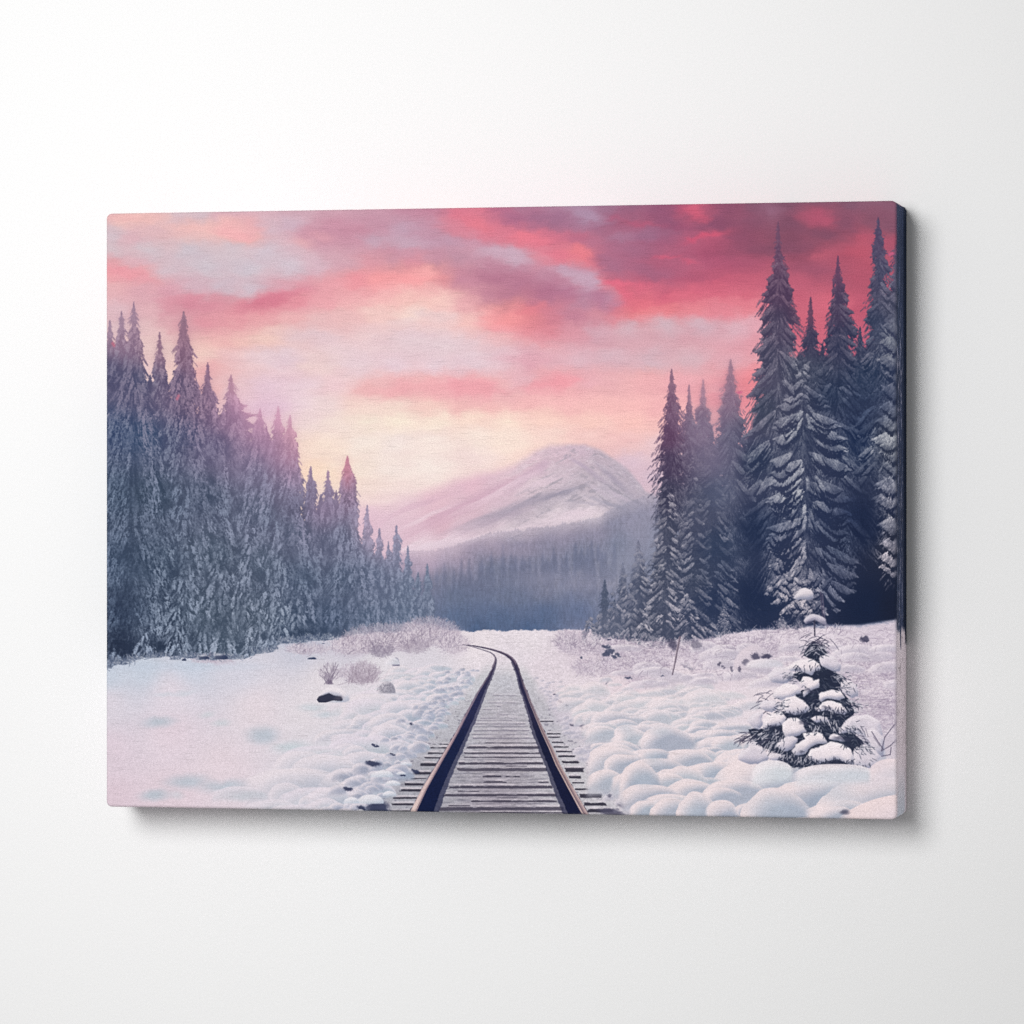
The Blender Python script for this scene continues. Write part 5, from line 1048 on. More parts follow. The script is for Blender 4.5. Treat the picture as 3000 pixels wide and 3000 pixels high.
    for x, y, rx, ry, a in [(2212, 1922, 12, 12, .8), (2245, 1924, 18, 9, .9), (2185, 1940, 14, 8, .6), (2106, 1944, 6, 8, .7), (2142, 1958, 5, 10, .6), (2166, 1960, 6, 9, .7), (2534, 1870, 12, 9, .85), (2528, 1876, 9, 6, .6), (2120, 1955, 4, 5, .6), (2040, 1890, 16, 14, .5), (1970, 1886, 14, 12, .7), (1975, 1900, 10, 8, .5)]:
        blob(img, x, y, rx, ry, C(66, 64, 88), a, 0, .6, nz * 9, nz * 7)
    mound(img, 2240, 1950, 60, 22, (230, 220, 226), (204, 200, 210), bottom=.6, crisp=.6)
    line(img, [(1992, 1866), (1984, 1905), (1978, 1940), (1970, 1976)], 6, C(112, 100, 116), .9, taper=4); line(img, [(1989, 1868), (1981, 1910), (1972, 1960)], 2, C(196, 182, 190), .6)
    blob(img, 1972, 2006, 12, 14, C(190, 180, 194), .5)
    for x, y, rx, ry in [(1780, 1895, 10, 6), (1788, 1908, 16, 9), (1776, 1918, 14, 7), (1810, 1918, 6, 5), (1784, 1874, 7, 4), (1768, 1894, 6, 4), (1800, 1925, 8, 4), (1702, 1926, 4, 4), (1940, 1980, 6, 3), (1840, 1985, 12, 3)]:
        blob(img, x, y, rx, ry, C(64, 70, 96), .85, 0, .6, nz * 8, nz * 6)
    # leaning post with its snow hat
    line(img, [(2386, 1815), (2387, 1862)], 4, C(58, 56, 76), .9)
    wq = fbm(PH, PW, 12, 12, 2, 139) * 5
    pillow(img, [(2352, 1818), (2362, 1806), (2386, 1798), (2404, 1804), (2418, 1812), (2420, 1830), (2404, 1826), (2390, 1816), (2376, 1822), (2360, 1828)], (186, 179, 194), wq, dark=(112, 112, 136)); blob(img, 2372, 1824, 12, 5, C(64, 68, 94), .7, -10, .3); blob(img, 2404, 1828, 10, 5, C(110, 110, 132), .7, 20, .3)


def poly(img, pts, col, a=1.0, wob=None):
    p = np.array(pts, float)
    ys, xs = window(p[:, 0].min() - 3, p[:, 1].min() - 3, p[:, 0].max() + 3, p[:, 1].max() + 3)
    if ys.stop <= ys.start or xs.stop <= xs.start:
        return
    acc = 0
    for oy in (-.33, .33):
        for ox in (-.33, .33):
            X = XX[ys, xs] + ox / PS; Y = YY[ys, xs] + oy / PS
            if wob is not None:
                X = X + wob[ys, xs]; Y = Y + wob[ys, xs] * .7
            ins = np.zeros(X.shape, bool)
            j = len(p) - 1
            for i in range(len(p)):
                xi, yi = p[i]; xj, yj = p[j]
                if yi != yj:
                    ins ^= ((yi > Y) != (yj > Y)) & (X < (xj - xi) * (Y - yi) / (yj - yi) + xi)
                j = i
            acc = acc + ins
    comp(img[ys, xs], np.asarray(col, f32), acc.astype(f32) / 4 * a)


def pillow(img, pts, tone, wob, dark=(122, 127, 152), k=1.0, depth=7.0):
    """a cushion of snow with an uneven outline: rounded shading from its own form"""
    p = np.array(pts, float); mg = 14
    ys, xs = window(p[:, 0].min() - mg, p[:, 1].min() - mg, p[:, 0].max() + mg, p[:, 1].max() + mg)
    if ys.stop <= ys.start + 4 or xs.stop <= xs.start + 4:
        return
    X = XX[ys, xs] + wob[ys, xs]; Y = YY[ys, xs] + wob[ys, xs] * .6
    ins = np.zeros(X.shape, bool); j = len(p) - 1
    for i in range(len(p)):
        xi, yi = p[i]; xj, yj = p[j]
        if yi != yj:
            ins ^= ((yi > Y) != (yj > Y)) & (X < (xj - xi) * (Y - yi) / (yj - yi) + xi)
        j = i
    M = blur(ins.astype(f32), 1.1)
    B = blur(ins.astype(f32), depth * PS)
    gy, gx = np.gradient(B)
    lit = (gx * .55 + gy * .85) * depth * PS * 2.0 + wob[ys, xs] * .018
    top = C(*tone)
    col = top + np.clip(lit, -1, .35)[..., None] * np.where(lit[..., None] < 0, top - C(*dark), C(246, 238, 240) - top) * k
    # weight of the cushion: greyer to the foot
    h = np.clip((YY[ys, xs] - p[:, 1].min()) / max(8, np.ptp(p[:, 1])), 0, 1)
    col = col + (C(*dark) - col) * (.30 * smooth(.45, 1.0, h))[..., None]
    comp(img[ys, xs], col, np.clip(M * 1.25 - .1, 0, 1))


def paint_sapling(img):
    """the young fir at the right, half buried in pillows of snow"""
    r = np.random.default_rng(95)
    q = lambda X, Y: (1780 + X / 1.932, 1750 + Y / 1.932)
    wob = fbm(PH, PW, 16 * PS, 16 * PS, 3, 96) * 5
    # snow it stands in
    mound(img, 2300, 2180, 110, 130, (228, 216, 222), (206, 200, 210), crisp=.3, bottom=.6, a=.7)
    mound(img, 2520, 2250, 80, 150, (206, 197, 208), (176, 178, 193), crisp=.4, bottom=.5, a=.7)
    # dark green body
    body = [q(*p) for p in [(1165, 250), (1215, 270), (1240, 320), (1215, 380), (1290, 420), (1330, 470), (1310, 520), (1370, 580), (1400, 650), (1330, 720), (1380, 760), (1450, 820), (1440, 870), (1400, 900), (1440, 970), (1300, 950), (1180, 960), (1060, 965), (980, 930), (960, 880), (880, 850), (820, 800), (800, 750), (900, 740), (960, 690), (1000, 640), (1080, 600), (1060, 540), (1130, 520), (1080, 470), (1040, 440), (1130, 400), (1170, 360), (1110, 330), (1130, 290)]]
    poly(img, body, C(40, 46, 66), 1, wob)
    n = 2600
    cx = r.uniform(2190, 2545, n); cy = r.uniform(1885, 2255, n)
    ins = np.zeros(n, bool); p = np.array(body); j = len(p) - 1
    for i in range(len(p)):
        xi, yi = p[i]; xj, yj = p[j]
        if yi != yj:
            ins ^= ((yi > cy) != (yj > cy)) & (cx < (xj - xi) * (cy - yi) / (yj - yi) + xi)
        j = i
    cx, cy = cx[ins], cy[ins]
    for x, y in zip(cx, cy):
        a = (0.45 if x > 2390 else np.pi - .45) + r.normal(0, .5); L = r.uniform(6, 16)
        c = [(28, 34, 54), (62, 70, 88), (44, 52, 72), (98, 102, 118), (36, 44, 62), (132, 134, 148)][r.integers(0, 6)]
        line(img, [(x, y), (x + np.cos(a) * L, y + np.sin(a) * L)], 1.6, C(*c), .8)
    # twigs that stick out
    for (x, y, s, a0, n_) in [(820, 790, -1, 2.9, 26), (900, 560, -1, 2.9, 10), (1440, 820, 1, .5, 16), (900, 830, -1, 2.6, 20), (1180, 250, 1, .3, 14), (1180, 250, -1, 2.8, 14), (1000, 880, -1, 2.4, 16), (920, 630, -1, 3.2, 8)]:
        bx, by = q(x, y)
        for k in range(n_):
            a = a0 + r.normal(0, .35); L = r.uniform(14, 40)
            x0 = bx + r.normal(0, 14); y0 = by + r.normal(0, 10)
            line(img, bez((x0, y0), (x0 + np.cos(a) * L * .5, y0 + np.sin(a) * L * .5 - 3), (x0 + np.cos(a) * L, y0 + np.sin(a) * L + 5), 6), 1.6, C(62, 60, 82), .75)
    # pillows: (centre x, foot y, rx, ry, tilt)
    W, Cc = (238, 228, 232), (160, 165, 184)
    wb = fbm(PH, PW, 24 * PS, 24 * PS, 3, 97, .6) * 7
    pale, mid = (231, 220, 225), (211, 202, 212)
    shapes = [
        (mid, [(905, 440), (960, 400), (1040, 400), (1050, 450), (1010, 490), (930, 480)]), (mid, [(860, 620), (890, 580), (960, 590), (970, 630), (930, 650), (890, 640)]),
        (pale, [(1000, 420), (1050, 368), (1100, 345), (1160, 350), (1205, 380), (1210, 405), (1150, 440), (1120, 430), (1060, 412)]), (mid, [(1200, 330), (1240, 320), (1290, 340), (1325, 385), (1320, 420), (1270, 415), (1215, 390)]),
        (pale, [(930, 560), (960, 510), (1010, 485), (1080, 500), (1090, 540), (1050, 570), (980, 582)]), (pale, [(1085, 490), (1110, 450), (1150, 450), (1160, 470), (1200, 462), (1196, 512), (1150, 532), (1100, 560), (1095, 530), (1125, 505)]),
        (mid, [(1320, 480), (1360, 470), (1410, 500), (1420, 560), (1380, 570), (1340, 540)]), (pale, [(1190, 570), (1210, 540), (1270, 520), (1330, 535), (1347, 570), (1310, 580), (1250, 575), (1200, 590)]),
        (pale, [(1170, 632), (1210, 595), (1270, 585), (1320, 600), (1352, 640), (1340, 664), (1290, 655), (1240, 640), (1190, 645)]), (pale, [(990, 600), (1010, 570), (1060, 558), (1110, 585), (1142, 625), (1110, 652), (1060, 668), (1005, 650)]),
        (mid, [(790, 700), (820, 660), (880, 640), (875, 700), (860, 750), (830, 742)]), (pale, [(870, 742), (885, 690), (930, 655), (990, 650), (1012, 680), (1000, 722), (950, 730), (905, 752)]),
        (mid, [(1155, 690), (1190, 670), (1240, 680), (1252, 700), (1180, 708)]), (pale, [(990, 722), (1020, 685), (1070, 680), (1112, 710), (1126, 760), (1090, 780), (1040, 787), (1010, 797), (992, 762)]),
        (mid, [(1300, 742), (1350, 700), (1400, 665), (1470, 660), (1540, 700), (1555, 770), (1540, 860), (1480, 805), (1430, 772), (1370, 762), (1310, 772)]), (mid, [(1450, 760), (1500, 740), (1560, 790), (1560, 900), (1510, 880), (1480, 820)]),
        (mid, [(960, 850), (980, 810), (1040, 780), (1080, 800), (1060, 830), (1040, 862), (1000, 872)]), (pale, [(1045, 872), (1060, 830), (1120, 800), (1110, 770), (1170, 755), (1222, 775), (1242, 820), (1180, 832), (1140, 862), (1110, 892), (1060, 892)]),
        (mid, [(740, 920), (760, 870), (810, 830), (880, 850), (912, 900), (880, 940), (800, 944)]), (mid, [(1250, 800), (1280, 770), (1320, 785), (1345, 815), (1290, 812)]),
        (mid, [(1390, 905), (1400, 860), (1450, 830), (1500, 850), (1545, 900), (1545, 960), (1450, 975), (1400, 955)]), (pale, [(1125, 910), (1150, 870), (1200, 840), (1260, 815), (1330, 830), (1382, 862), (1397, 912), (1390, 962), (1340, 932), (1290, 912), (1250, 942), (1220, 932), (1190, 948), (1160, 922)]),
        (mid, [(905, 905), (930, 880), (980, 885), (990, 920), (940, 930)])]
    for tone, pts in shapes:
        pillow(img, [q(*z) for z in pts], tone, wb)
    n3 = fbm(PH, PW, 12 * PS, 10 * PS, 3, 98, .6)
    for x, y, rx, ry in [(1150, 520, 40, 10), (1110, 700, 30, 14), (930, 720, 34, 10), (1330, 790, 60, 14), (1240, 610, 30, 8), (1100, 860, 20, 10), (1280, 930, 70, 10), (1040, 440, 34, 8)]:
        bx, by = q(x, y)
        blob(img, bx, by + 6, rx / 1.932, ry / 1.932, C(60, 62, 84), .6, 4, .3, n3 * 10, n3 * 10)
    # needles poking over the foot of the pillows
    for (xa, xb, y0, dn, n_) in [(1150, 1400, 925, 1, 60), (1180, 1340, 640, 1, 40), (1000, 1110, 650, 1, 20), (1330, 1450, 830, 1, 34), (890, 990, 745, 1, 30), (1100, 1200, 570, 1, 16), (1060, 1200, 390, 1, 18), (960, 1160, 905, 1, 30)]:
        for k in range(n_):
            x0, y_ = q(r.uniform(xa, xb), y0 + r.normal(0, 12)); a = np.pi / 2 + r.normal(0, .5); L = r.uniform(5, 15)
            line(img, [(x0, y_), (x0 + np.cos(a) * L, y_ + np.sin(a) * L)], 1.8, C(48, 52, 72), .85)
    # dark needle tufts between and around the cushions
    for (x, y, a0, n_, L0) in [(1150, 300, 2.6, 26, 20), (1200, 290, .6, 26, 20), (1050, 450, 2.8, 20, 16), (1300, 450, .4, 24, 18), (1340, 520, .5, 20, 18), (1000, 600, 2.8, 18, 16), (1380, 610, .5, 30, 20), (980, 640, 2.7, 20, 16), (1180, 740, 1.8, 26, 16), (1280, 720, 1.2, 30, 18), (1390, 740, .7, 30, 20), (880, 780, 2.7, 36, 26), (930, 840, 2.4, 36, 24), (960, 780, 2.2, 26, 18), (1450, 860, .8, 30, 20), (1010, 900, 2.1, 24, 16), (1120, 930, 1.6, 24, 14), (1060, 920, 1.8, 20, 14), (1430, 960, .9, 20, 16), (1160, 640, 2.0, 16, 12), (1240, 680, 1.3, 20, 14)]:
        for k in range(n_):
            bx, by = q(x + r.normal(0, 26), y + r.normal(0, 18)); a = a0 + r.normal(0, .45); L = L0 * r.uniform(.35, .85)
            line(img, [(bx, by), (bx + np.cos(a) * L, by + np.sin(a) * L)], 1.7, C(*[(38, 44, 64), (52, 58, 78), (74, 78, 96), (44, 50, 70)][r.integers(0, 4)]), .85)
        for k in range(int(n_ * .6)):
            bx, by = q(x + r.normal(0, 24), y - 8 + r.normal(0, 16)); a = a0 + r.normal(0, .45); L = L0 * r.uniform(.4, .8)
            line(img, [(bx, by), (bx + np.cos(a) * L, by + np.sin(a) * L)], 2.2, C(196, 192, 202), .75)
    # snow foreground closes the foot
    bell(img, *q(930, 1010), 60, 46, (234, 226, 230), (206, 210, 216), crisp=.6)
    bell(img, *q(1290, 1020), 120, 40, (232, 222, 226), (200, 204, 212), crisp=.7)
    bell(img, *q(1600, 1010), 60, 50, (228, 212, 216), (212, 204, 212), crisp=.7)
    # bare stems by the right edge
    for p in [[(1550, 870), (1570, 790), (1640, 700)], [(1550, 870), (1600, 840), (1640, 800), (1700, 850)], [(1560, 860), (1520, 800), (1495, 760)], [(1550, 900), (1600, 890), (1605, 850)]]:
        line(img, [q(*z) for z in p], 2.4, C(84, 78, 100), .85)
    for p in [[(1460, 740), (1475, 790)], [(1435, 730), (1450, 760)], [(1505, 790), (1540, 840)]]:
        line(img, [q(*z) for z in p], 2, C(110, 104, 122), .8)


def paint_front():
    img = paint_sky()
    paint_mountain(img)
    paint_hill(img)
    paint_left_forest(img)
    paint_snow(img)          # ground first hides the feet of the woods ...
    paint_right_forest(img)
    ground_right(img)
    paint_track(img)
    paint_banks(img)
    paint_sapling(img)
    # every brush mark keeps some tooth
    g = fbm(PH, PW, 5 * PS, 4 * PS, 2, 301); g2 = np.random.default_rng(302).normal(0, 1, (PH, PW)).astype(f32)
    low = smooth(1850, 1960, YY)
    img = img * (1 + ((.010 + .022 * low) * g + (.008 + .012 * low) * g2)[..., None])
    img = np.clip(img + .55 * (img - blur(img, 1.6)), 0, 1)
    img = np.clip(blur(img, 0.4), 0, 1)
    return img


def ground_right(img):
    """snow in front of the right wood, drawn over the lowest boughs"""
    n = fbm(PH, PW, 14 * PS, 10 * PS, 3, 151)
    ln = prof([(300, 2600), (1740, 2600), (1760, 1868), (1830, 1876), (1900, 1898), (1990, 1900), (2060, 1878), (2160, 1852), (2260, 1846), (2400, 1838), (2520, 1838), (2650, 1818)])
    S = cmap([(1780, 1900, 210, 198, 210), (1900, 1930, 210, 198, 210), (2060, 1900, 206, 194, 207), (2200, 1880, 214, 202, 213), (2400, 1870, 218, 208, 217), (2620, 1850, 206, 194, 206), (2300, 1960, 224, 212, 219), (2000, 2000, 230, 217, 223), (2600, 1960, 200, 189, 202)], 2.5, bias=30)
    m = smooth(-3, 3, YY - ln - n * 7) * (1 - smooth(1930, 1990, YY))
    comp(img, S * (1 + .05 * fbm(PH, PW, 7, 3, 2, 152))[..., None], m)


import bpy, bmesh, math
from mathutils import Vector


# ---------------------------------------------------------------------------
#  the canvas: size, camera solved from the photograph (144 mm lens, 4 m away)
# ---------------------------------------------------------------------------

FPX = 12040.0                       # focal length in picture widths * 3000
TH = math.atan(0.2222)              # wall turned against the lens
DIST = 3.982
CW, CH, CT = 0.8024, 0.600, 0.078   # canvas width, height, depth
ZC = 1.5                            # height of its middle on the wall

KEY_LOC = (-0.85, -4.0, ZC + 1.15)
KEY_AIM = (-0.38, 0.0, ZC + 0.16)
KEY_SIZE = 1.7
KEY_SPREAD = 60
KEY_W = 17.0
FILL_LOC = (-0.10, -4.0, ZC + 0.2)
FILL_AIM = (-0.1, 0.0, ZC)
FILL_SIZE = 0.6
FILL_W = 28.0
AMBIENT = 0.29


def print_map(u, v):
    """canvas coordinates (m from the left edge, m from the middle up) -> print units of the painted raster"""
    c, s = math.cos(TH), math.sin(TH)
    xr = 1127.0 / FPX * DIST
    X = xr + (u - CW) * c
    Z = DIST - (u - CW) * s
    return 1500 + FPX * X / Z, 1494.5 - FPX * v / Z


def paint_side(h, w):
    """the strip that wraps round the right edge: dark trunks above, snow and dry grass below"""
    r = np.random.default_rng(205)
    yy = (np.arange(h) / h)[:, None].astype(f32); xx = (np.arange(w) / w)[None, :].astype(f32)
    st = fbm(h, w, w * .09, h * .06, 4, 206, .7); st2 = fbm(h, w, w * .05, h * .012, 3, 207, .7)
    navy = np.zeros((h, w, 3), f32) + C(58, 68, 96)
    navy = navy * (1 + .35 * st[..., None]) + (C(150, 146, 164) - C(56, 64, 90)) * (smooth(.12, .6, st2 + .35 * st) * smooth(.02, .3, yy) * (1 - .8 * smooth(.5, .75, xx)))[..., None]
    dk = smooth(.55, .8, xx + .06 * st)
    navy += (C(20, 30, 50) - navy) * (dk * .8)[..., None]
    snow = np.zeros((h, w, 3), f32) + C(232, 218, 226)
    g = fbm(h, w, w * .12, h * .012, 3, 208, .7)
    snow = snow * (1 - .16 * smooth(.1, .5, g) * (1 - smooth(.86, .92, yy)))[..., None]
    cool = smooth(.9, 1.0, yy) * (1 - smooth(.25, .5, np.abs(xx - .45)))
    snow += (C(200, 204, 216) - snow) * cool[..., None]
    lip = 0.695 + .012 * st[h // 2][None, :] + .03 * smooth(.3, .36, xx) * (1 - smooth(.42, .46, xx)) + .025 * smooth(.8, .86, xx)
    m = smooth(-.006, .006, yy - lip)
    return np.clip(navy + (snow - navy) * m[..., None], 0, 1)


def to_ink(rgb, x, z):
    """reflectance of the inks: the tones above were read off under the lamp, so colours are divided by the modelled light, lighter where it falls off"""
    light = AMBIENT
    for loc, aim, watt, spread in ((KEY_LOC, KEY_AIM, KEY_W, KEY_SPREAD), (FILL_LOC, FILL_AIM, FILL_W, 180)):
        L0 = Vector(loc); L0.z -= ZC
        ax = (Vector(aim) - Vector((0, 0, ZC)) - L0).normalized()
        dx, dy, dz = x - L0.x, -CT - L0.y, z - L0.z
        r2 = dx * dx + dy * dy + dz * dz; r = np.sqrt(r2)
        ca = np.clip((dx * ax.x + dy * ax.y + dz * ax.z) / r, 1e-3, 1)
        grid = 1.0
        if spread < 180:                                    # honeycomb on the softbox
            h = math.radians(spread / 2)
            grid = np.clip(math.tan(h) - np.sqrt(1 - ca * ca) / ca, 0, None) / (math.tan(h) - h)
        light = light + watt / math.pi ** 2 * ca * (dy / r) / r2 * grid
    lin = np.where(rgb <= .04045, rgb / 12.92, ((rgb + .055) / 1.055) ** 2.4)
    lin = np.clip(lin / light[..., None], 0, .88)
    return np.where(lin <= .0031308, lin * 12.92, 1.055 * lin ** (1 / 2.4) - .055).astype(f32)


def build_print_image():
    front = paint_front()
    RW = 1720; RH = int(RW * CH / CW); SW = int(RW * CT / CW)
    u = (np.arange(RW) + .5) / RW * CW; v = (0.5 - (np.arange(RH) + .5) / RH) * CH
    U, V = np.meshgrid(u.astype(f32), v.astype(f32))
    px, py = print_map(U, V)
    flat = sample_field(front, px, py)
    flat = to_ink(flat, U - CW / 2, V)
    strip = np.clip(paint_side(RH, SW), 0, 1)
    full = np.concatenate([flat, strip], 1)
    # let the picture run over the crease
    k = 5
    full[:, RW - k:RW + k] = blur(full[:, RW - 3 * k:RW + 3 * k], 2.0)[:, 2 * k:4 * k]
    hgt, wid = full.shape[:2]
    im = bpy.data.images.new('painted_picture', wid, hgt, alpha=False, float_buffer=False)
    buf = np.ones((hgt, wid, 4), f32); buf[..., :3] = full[::-1]
    im.pixels.foreach_set(buf.ravel()); im.update(); im.pack()
    return im, wid / RW


scene = bpy.context.scene
col = scene.collection


def mat(name):
    m = bpy.data.materials.new(name); m.use_nodes = True
    nt = m.node_tree; nt.nodes.clear()
    out = nt.nodes.new('ShaderNodeOutputMaterial'); b = nt.nodes.new('ShaderNodeBsdfPrincipled')
    nt.links.new(b.outputs[0], out.inputs[0])
    return m, nt, b


def canvas_material(im, span):
    m, nt, b = mat('printed_canvas'); N = nt.nodes.new; L = nt.links.new
    uv = N('ShaderNodeUVMap'); uv.uv_map = 'print'
    sc = N('ShaderNodeMapping'); sc.inputs['Scale'].default_value = (1 / span, 1, 1)
    tex = N('ShaderNodeTexImage'); tex.image = im; tex.extension = 'EXTEND'; tex.interpolation = 'Cubic'
    L(uv.outputs[0], sc.inputs[0]); L(sc.outputs[0], tex.inputs[0])
    # woven threads: fine grain, slubs along the weft
    mp1 = N('ShaderNodeMapping'); mp1.inputs['Scale'].default_value = (CW * 1000, CH * 1000, 1); L(uv.outputs[0], mp1.inputs[0])   # millimetres
    grain = N('ShaderNodeTexNoise'); grain.inputs['Scale'].default_value = 1.05; grain.inputs['Detail'].default_value = 1.5; L(mp1.outputs[0], grain.inputs[0])
    mp2 = N('ShaderNodeMapping'); mp2.inputs['Scale'].default_value = (CW * 42, CH * 1150, 1); L(uv.outputs[0], mp2.inputs[0])
    weft = N('ShaderNodeTexNoise'); weft.inputs['Scale'].default_value = 1.0; weft.inputs['Detail'].default_value = 1.0; L(mp2.outputs[0], weft.inputs[0])
    mp3 = N('ShaderNodeMapping'); mp3.inputs['Scale'].default_value = (CW * 900, CH * 60, 1); L(uv.outputs[0], mp3.inputs[0])
    warp = N('ShaderNodeTexNoise'); warp.inputs['Scale'].default_value = 1.0; L(mp3.outputs[0], warp.inputs[0])

    def rng_(src, a, b_, c, d):
        q = N('ShaderNodeMapRange'); q.inputs[1].default_value = a; q.inputs[2].default_value = b_; q.inputs[3].default_value = c; q.inputs[4].default_value = d
        L(src, q.inputs[0]); return q.outputs[0]

    def math_(op, a, b_):
        q = N('ShaderNodeMath'); q.operation = op
        for i, z in enumerate((a, b_)):
            if isinstance(z, (int, float)): q.inputs[i].default_value = z
            else: L(z, q.inputs[i])
        return q.outputs[0]
    g = rng_(grain.outputs[0], .25, .75, .80, 1.20)
    w = rng_(weft.outputs[0], .60, .74, 1.0, .84)
    v = rng_(warp.outputs[0], .3, .7, .985, 1.015)
    f = math_('MULTIPLY', math_('MULTIPLY', g, w), v)
    mul = N('ShaderNodeMix'); mul.data_type = 'RGBA'; mul.blend_type = 'MULTIPLY'; mul.inputs[0].default_value = 1.0
    L(tex.outputs[0], mul.inputs[6]); L(f, mul.inputs[7])
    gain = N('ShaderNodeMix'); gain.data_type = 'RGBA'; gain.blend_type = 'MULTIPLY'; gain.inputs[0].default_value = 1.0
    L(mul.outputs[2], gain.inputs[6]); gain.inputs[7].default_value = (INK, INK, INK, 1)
    L(gain.outputs[2], b.inputs['Base Color'])
    b.inputs['Roughness'].default_value = .8; b.inputs['Specular IOR Level'].default_value = .03
    bump = N('ShaderNodeBump'); bump.inputs['Strength'].default_value = .2; bump.inputs['Distance'].default_value = .0004
    L(math_('ADD', grain.outputs[0], weft.outputs[0]), bump.inputs['Height']); L(bump.outputs[0], b.inputs['Normal'])
    return m


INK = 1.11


def wall_material():
    m, nt, b = mat('white_plaster'); N = nt.nodes.new; L = nt.links.new
    tc = N('ShaderNodeTexCoord')
    n1 = N('ShaderNodeTexNoise'); n1.inputs['Scale'].default_value = 520; n1.inputs['Detail'].default_value = 3; n1.inputs['Roughness'].default_value = .65
    n2 = N('ShaderNodeTexNoise'); n2.inputs['Scale'].default_value = 90; n2.inputs['Detail'].default_value = 2
    L(tc.outputs['Object'], n1.inputs[0]); L(tc.outputs['Object'], n2.inputs[0])
    r = N('ShaderNodeMapRange'); r.inputs[1].default_value = .3; r.inputs[2].default_value = .7; r.inputs[3].default_value = .785; r.inputs[4].default_value = .835
    L(n1.outputs[0], r.inputs[0])
    cmb = N('ShaderNodeCombineColor'); L(r.outputs[0], cmb.inputs[0]); L(r.outputs[0], cmb.inputs[1]); L(r.outputs[0], cmb.inputs[2])
    L(cmb.outputs[0], b.inputs['Base Color'])
    b.inputs['Roughness'].default_value = .9; b.inputs['Specular IOR Level'].default_value = .1
    add = N('ShaderNodeMath'); add.operation = 'ADD'; L(n1.outputs[0], add.inputs[0]); L(n2.outputs[0], add.inputs[1])
    bump = N('ShaderNodeBump'); bump.inputs['Strength'].default_value = .22; bump.inputs['Distance'].default_value = .0012
    L(add.outputs[0], bump.inputs['Height']); L(bump.outputs[0], b.inputs['Normal'])
    return m


def obj(name, bm, m, parent=None, smooth_=True):
    me = bpy.data.meshes.new(name); bm.to_mesh(me); bm.free()
    if smooth_:
        for p in me.polygons: p.use_smooth = True
    me.materials.append(m)
    o = bpy.data.objects.new(name, me); col.objects.link(o)
    if parent: o.parent = parent
    return o


# --- outline of the stretched canvas, rounded corners, soft front edge
RC, RB, NSEG = 0.0055, 0.0032, 7


def outline(inset):
    """closed loop (x, z) of the rounded rectangle, tagged with the side it belongs to"""
    w, h, r = CW / 2 - inset, CH / 2 - inset, max(.0006, RC - inset)
    pts = []
    for cx, cz, a0, s0, s1 in [(w - r, h - r, 0, 'right', 'top'), (-w + r, h - r, 90, 'top', 'left'), (-w + r, -h + r, 180, 'left', 'bottom'), (w - r, -h + r, 270, 'bottom', 'right')]:
        for k in range(NSEG + 1):
            a = math.radians(a0 + 90 * k / NSEG)
            pts.append((cx + r * math.cos(a), cz + r * math.sin(a)))
    return pts


def uvs(x, z, d, side=None):
    """print coordinates; d = how far round the edge"""
    u, v = (x + CW / 2) / CW, (z + CH / 2) / CH
    if side == 'right': u = 1 + d / CW
    elif side == 'left': u = max(0.0, d / CW)
    elif side == 'top': v = 1 - d / CH
    elif side == 'bottom': v = d / CH
    return u, min(max(v, 0.002), .998)


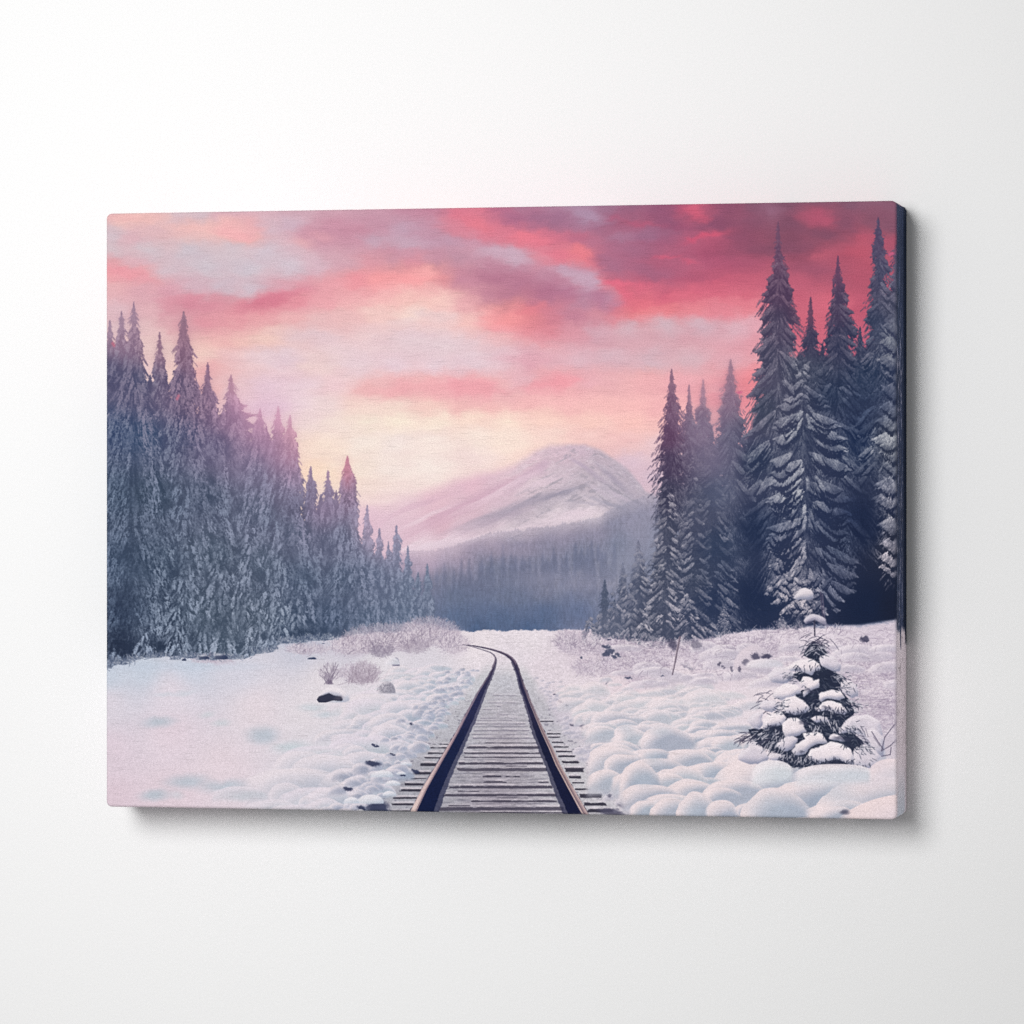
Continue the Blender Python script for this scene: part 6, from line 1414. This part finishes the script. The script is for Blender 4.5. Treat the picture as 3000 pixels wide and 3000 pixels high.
def build_canvas():
    im, span = build_print_image()
    m = canvas_material(im, span)
    root = bpy.data.objects.new('canvas_print', None); col.objects.link(root)
    root.location = (0, 0, ZC); root.empty_display_size = .2
    root['label'] = 'wide canvas print of a snowy railway between firs at sunset, on white wall'
    root['category'] = 'canvas print'
    # front, with the soft quarter-round to the sides
    bm = bmesh.new(); uvl = bm.loops.layers.uv.new('print')
    loops = []
    NB = 6
    prof_ = [(RB * (1 - math.sin(math.radians(90 * k / NB))), -CT + RB * (1 - math.cos(math.radians(90 * k / NB)))) for k in range(NB + 1)]
    for ins, y in prof_:
        loops.append([bm.verts.new((x, y, z)) for x, z in outline(ins)])
    bm.faces.new(loops[0][::1])
    n = len(loops[0])
    for a, b in zip(loops[:-1], loops[1:]):
        for i in range(n):
            j = (i + 1) % n
            bm.faces.new((a[j], a[i], b[i], b[j]))
    bmesh.ops.recalc_face_normals(bm, faces=bm.faces)
    for f in bm.faces:
        for l in f.loops:
            c = l.vert.co; l[uvl].uv = ((c.x + CW / 2) / CW, (c.z + CH / 2) / CH)
    if bm.faces[0].normal.y > 0:
        bmesh.ops.reverse_faces(bm, faces=bm.faces)
    front = obj('printed_front', bm, m, root)
    # four turned-over sides; the corner arcs are shared half and half
    base = outline(0.0); half = NSEG // 2
    idx = {'top': list(range(half, NSEG + 1)) + list(range(NSEG + 1, NSEG + 1 + half + 1)),
           'left': list(range(NSEG + 1 + half, 2 * NSEG + 2)) + list(range(2 * NSEG + 2, 2 * NSEG + 2 + half + 1)),
           'bottom': list(range(2 * NSEG + 2 + half, 3 * NSEG + 3)) + list(range(3 * NSEG + 3, 3 * NSEG + 3 + half + 1)),
           'right': list(range(3 * NSEG + 3 + half, 4 * NSEG + 4)) + list(range(0, half + 1))}
    labels = {'right': 'dark side edge where fir trunks and snow run on round the corner'}
    for side, ids in idx.items():
        bm = bmesh.new(); uvl = bm.loops.layers.uv.new('print')
        ys = np.linspace(-CT + RB, -0.0006, 7)
        rows = [[bm.verts.new((base[i][0], float(y), base[i][1])) for i in ids] for y in ys]
        for a, b in zip(rows[:-1], rows[1:]):
            for i in range(len(ids) - 1):
                f = bm.faces.new((a[i], a[i + 1], b[i + 1], b[i]))
        bmesh.ops.recalc_face_normals(bm, faces=bm.faces)
        for f in bm.faces:
            ctr = f.calc_center_median()
            out = Vector((ctr.x, 0, ctr.z)) if side in ('left', 'right') else Vector((0, 0, ctr.z))
            if side in ('left', 'right'): out = Vector((ctr.x, 0, 0))
            if f.normal.dot(out) < 0: f.normal_flip()
            for l in f.loops:
                c = l.vert.co; l[uvl].uv = uvs(c.x, c.z, c.y + CT, side)
        o = obj('wrapped_edge', bm, m, root)
        if side in labels: o['label'] = labels[side]
    return root


canvas = build_canvas()

# --- the wall it hangs on
bm = bmesh.new()
WX0, WX1, WZ0, WZ1, WT = -4.0, 4.0, 0.0, 3.2, 0.12
bmesh.ops.create_cube(bm, size=1.0)
for v_ in bm.verts:
    v_.co = Vector((WX0 if v_.co.x < 0 else WX1, 0.0 if v_.co.y < 0 else WT, WZ0 if v_.co.z < 0 else WZ1))
wall = obj('wall', bm, wall_material(), smooth_=False)
wall['kind'] = 'structure'
wall['label'] = 'plain white plastered wall behind the canvas print'; wall['category'] = 'wall'

# --- camera
cam = bpy.data.cameras.new('camera'); co = bpy.data.objects.new('camera', cam); col.objects.link(co)
c, s = math.cos(TH), math.sin(TH)
fwd = Vector((-s, c, 0)); rgt = Vector((c, s, 0))
edge = Vector((CW / 2, -CT, ZC))
co.location = edge - rgt * (1127.0 / FPX * DIST) - fwd * DIST
co.rotation_euler = (math.radians(90), 0, TH)
cam.sensor_width = 36; cam.lens = FPX / 3000 * 36; cam.shift_y = -5.5 / 3000
cam.clip_start = .05; cam.clip_end = 60
scene.camera = co

# --- light: one big soft window-like lamp up on the left, an added frontal fill lamp, pale room light from everywhere else
def area(name, loc, target, size, power, colr=(1, 1, 1), sy=None, spread=180):
    l = bpy.data.lights.new(name, 'AREA'); l.energy = power; l.color = colr
    l.shape = 'RECTANGLE' if sy else 'DISK'; l.size = size
    if sy: l.size_y = sy
    l.spread = math.radians(spread)
    o = bpy.data.objects.new(name, l); col.objects.link(o)
    o.location = loc
    o.rotation_euler = (Vector(target) - Vector(loc)).to_track_quat('-Z', 'Y').to_euler()
    return o


area('softbox_lamp', KEY_LOC, KEY_AIM, KEY_SIZE, KEY_W, (1.0, .997, .99), spread=KEY_SPREAD)
area('fill_lamp', FILL_LOC, FILL_AIM, FILL_SIZE, FILL_W, (1.0, .998, .995))
w = bpy.data.worlds.new('World'); scene.world = w; w.use_nodes = True
bg = w.node_tree.nodes['Background']; bg.inputs[0].default_value = (.995, .997, 1.0, 1); bg.inputs[1].default_value = AMBIENT

scene.view_settings.view_transform = 'Standard'; scene.view_settings.look = 'None'
scene.view_settings.exposure = 0; scene.view_settings.gamma = 1; scene.view_settings.use_curve_mapping = False
scene.cycles.max_bounces = 6
scene.cycles.use_denoising = False
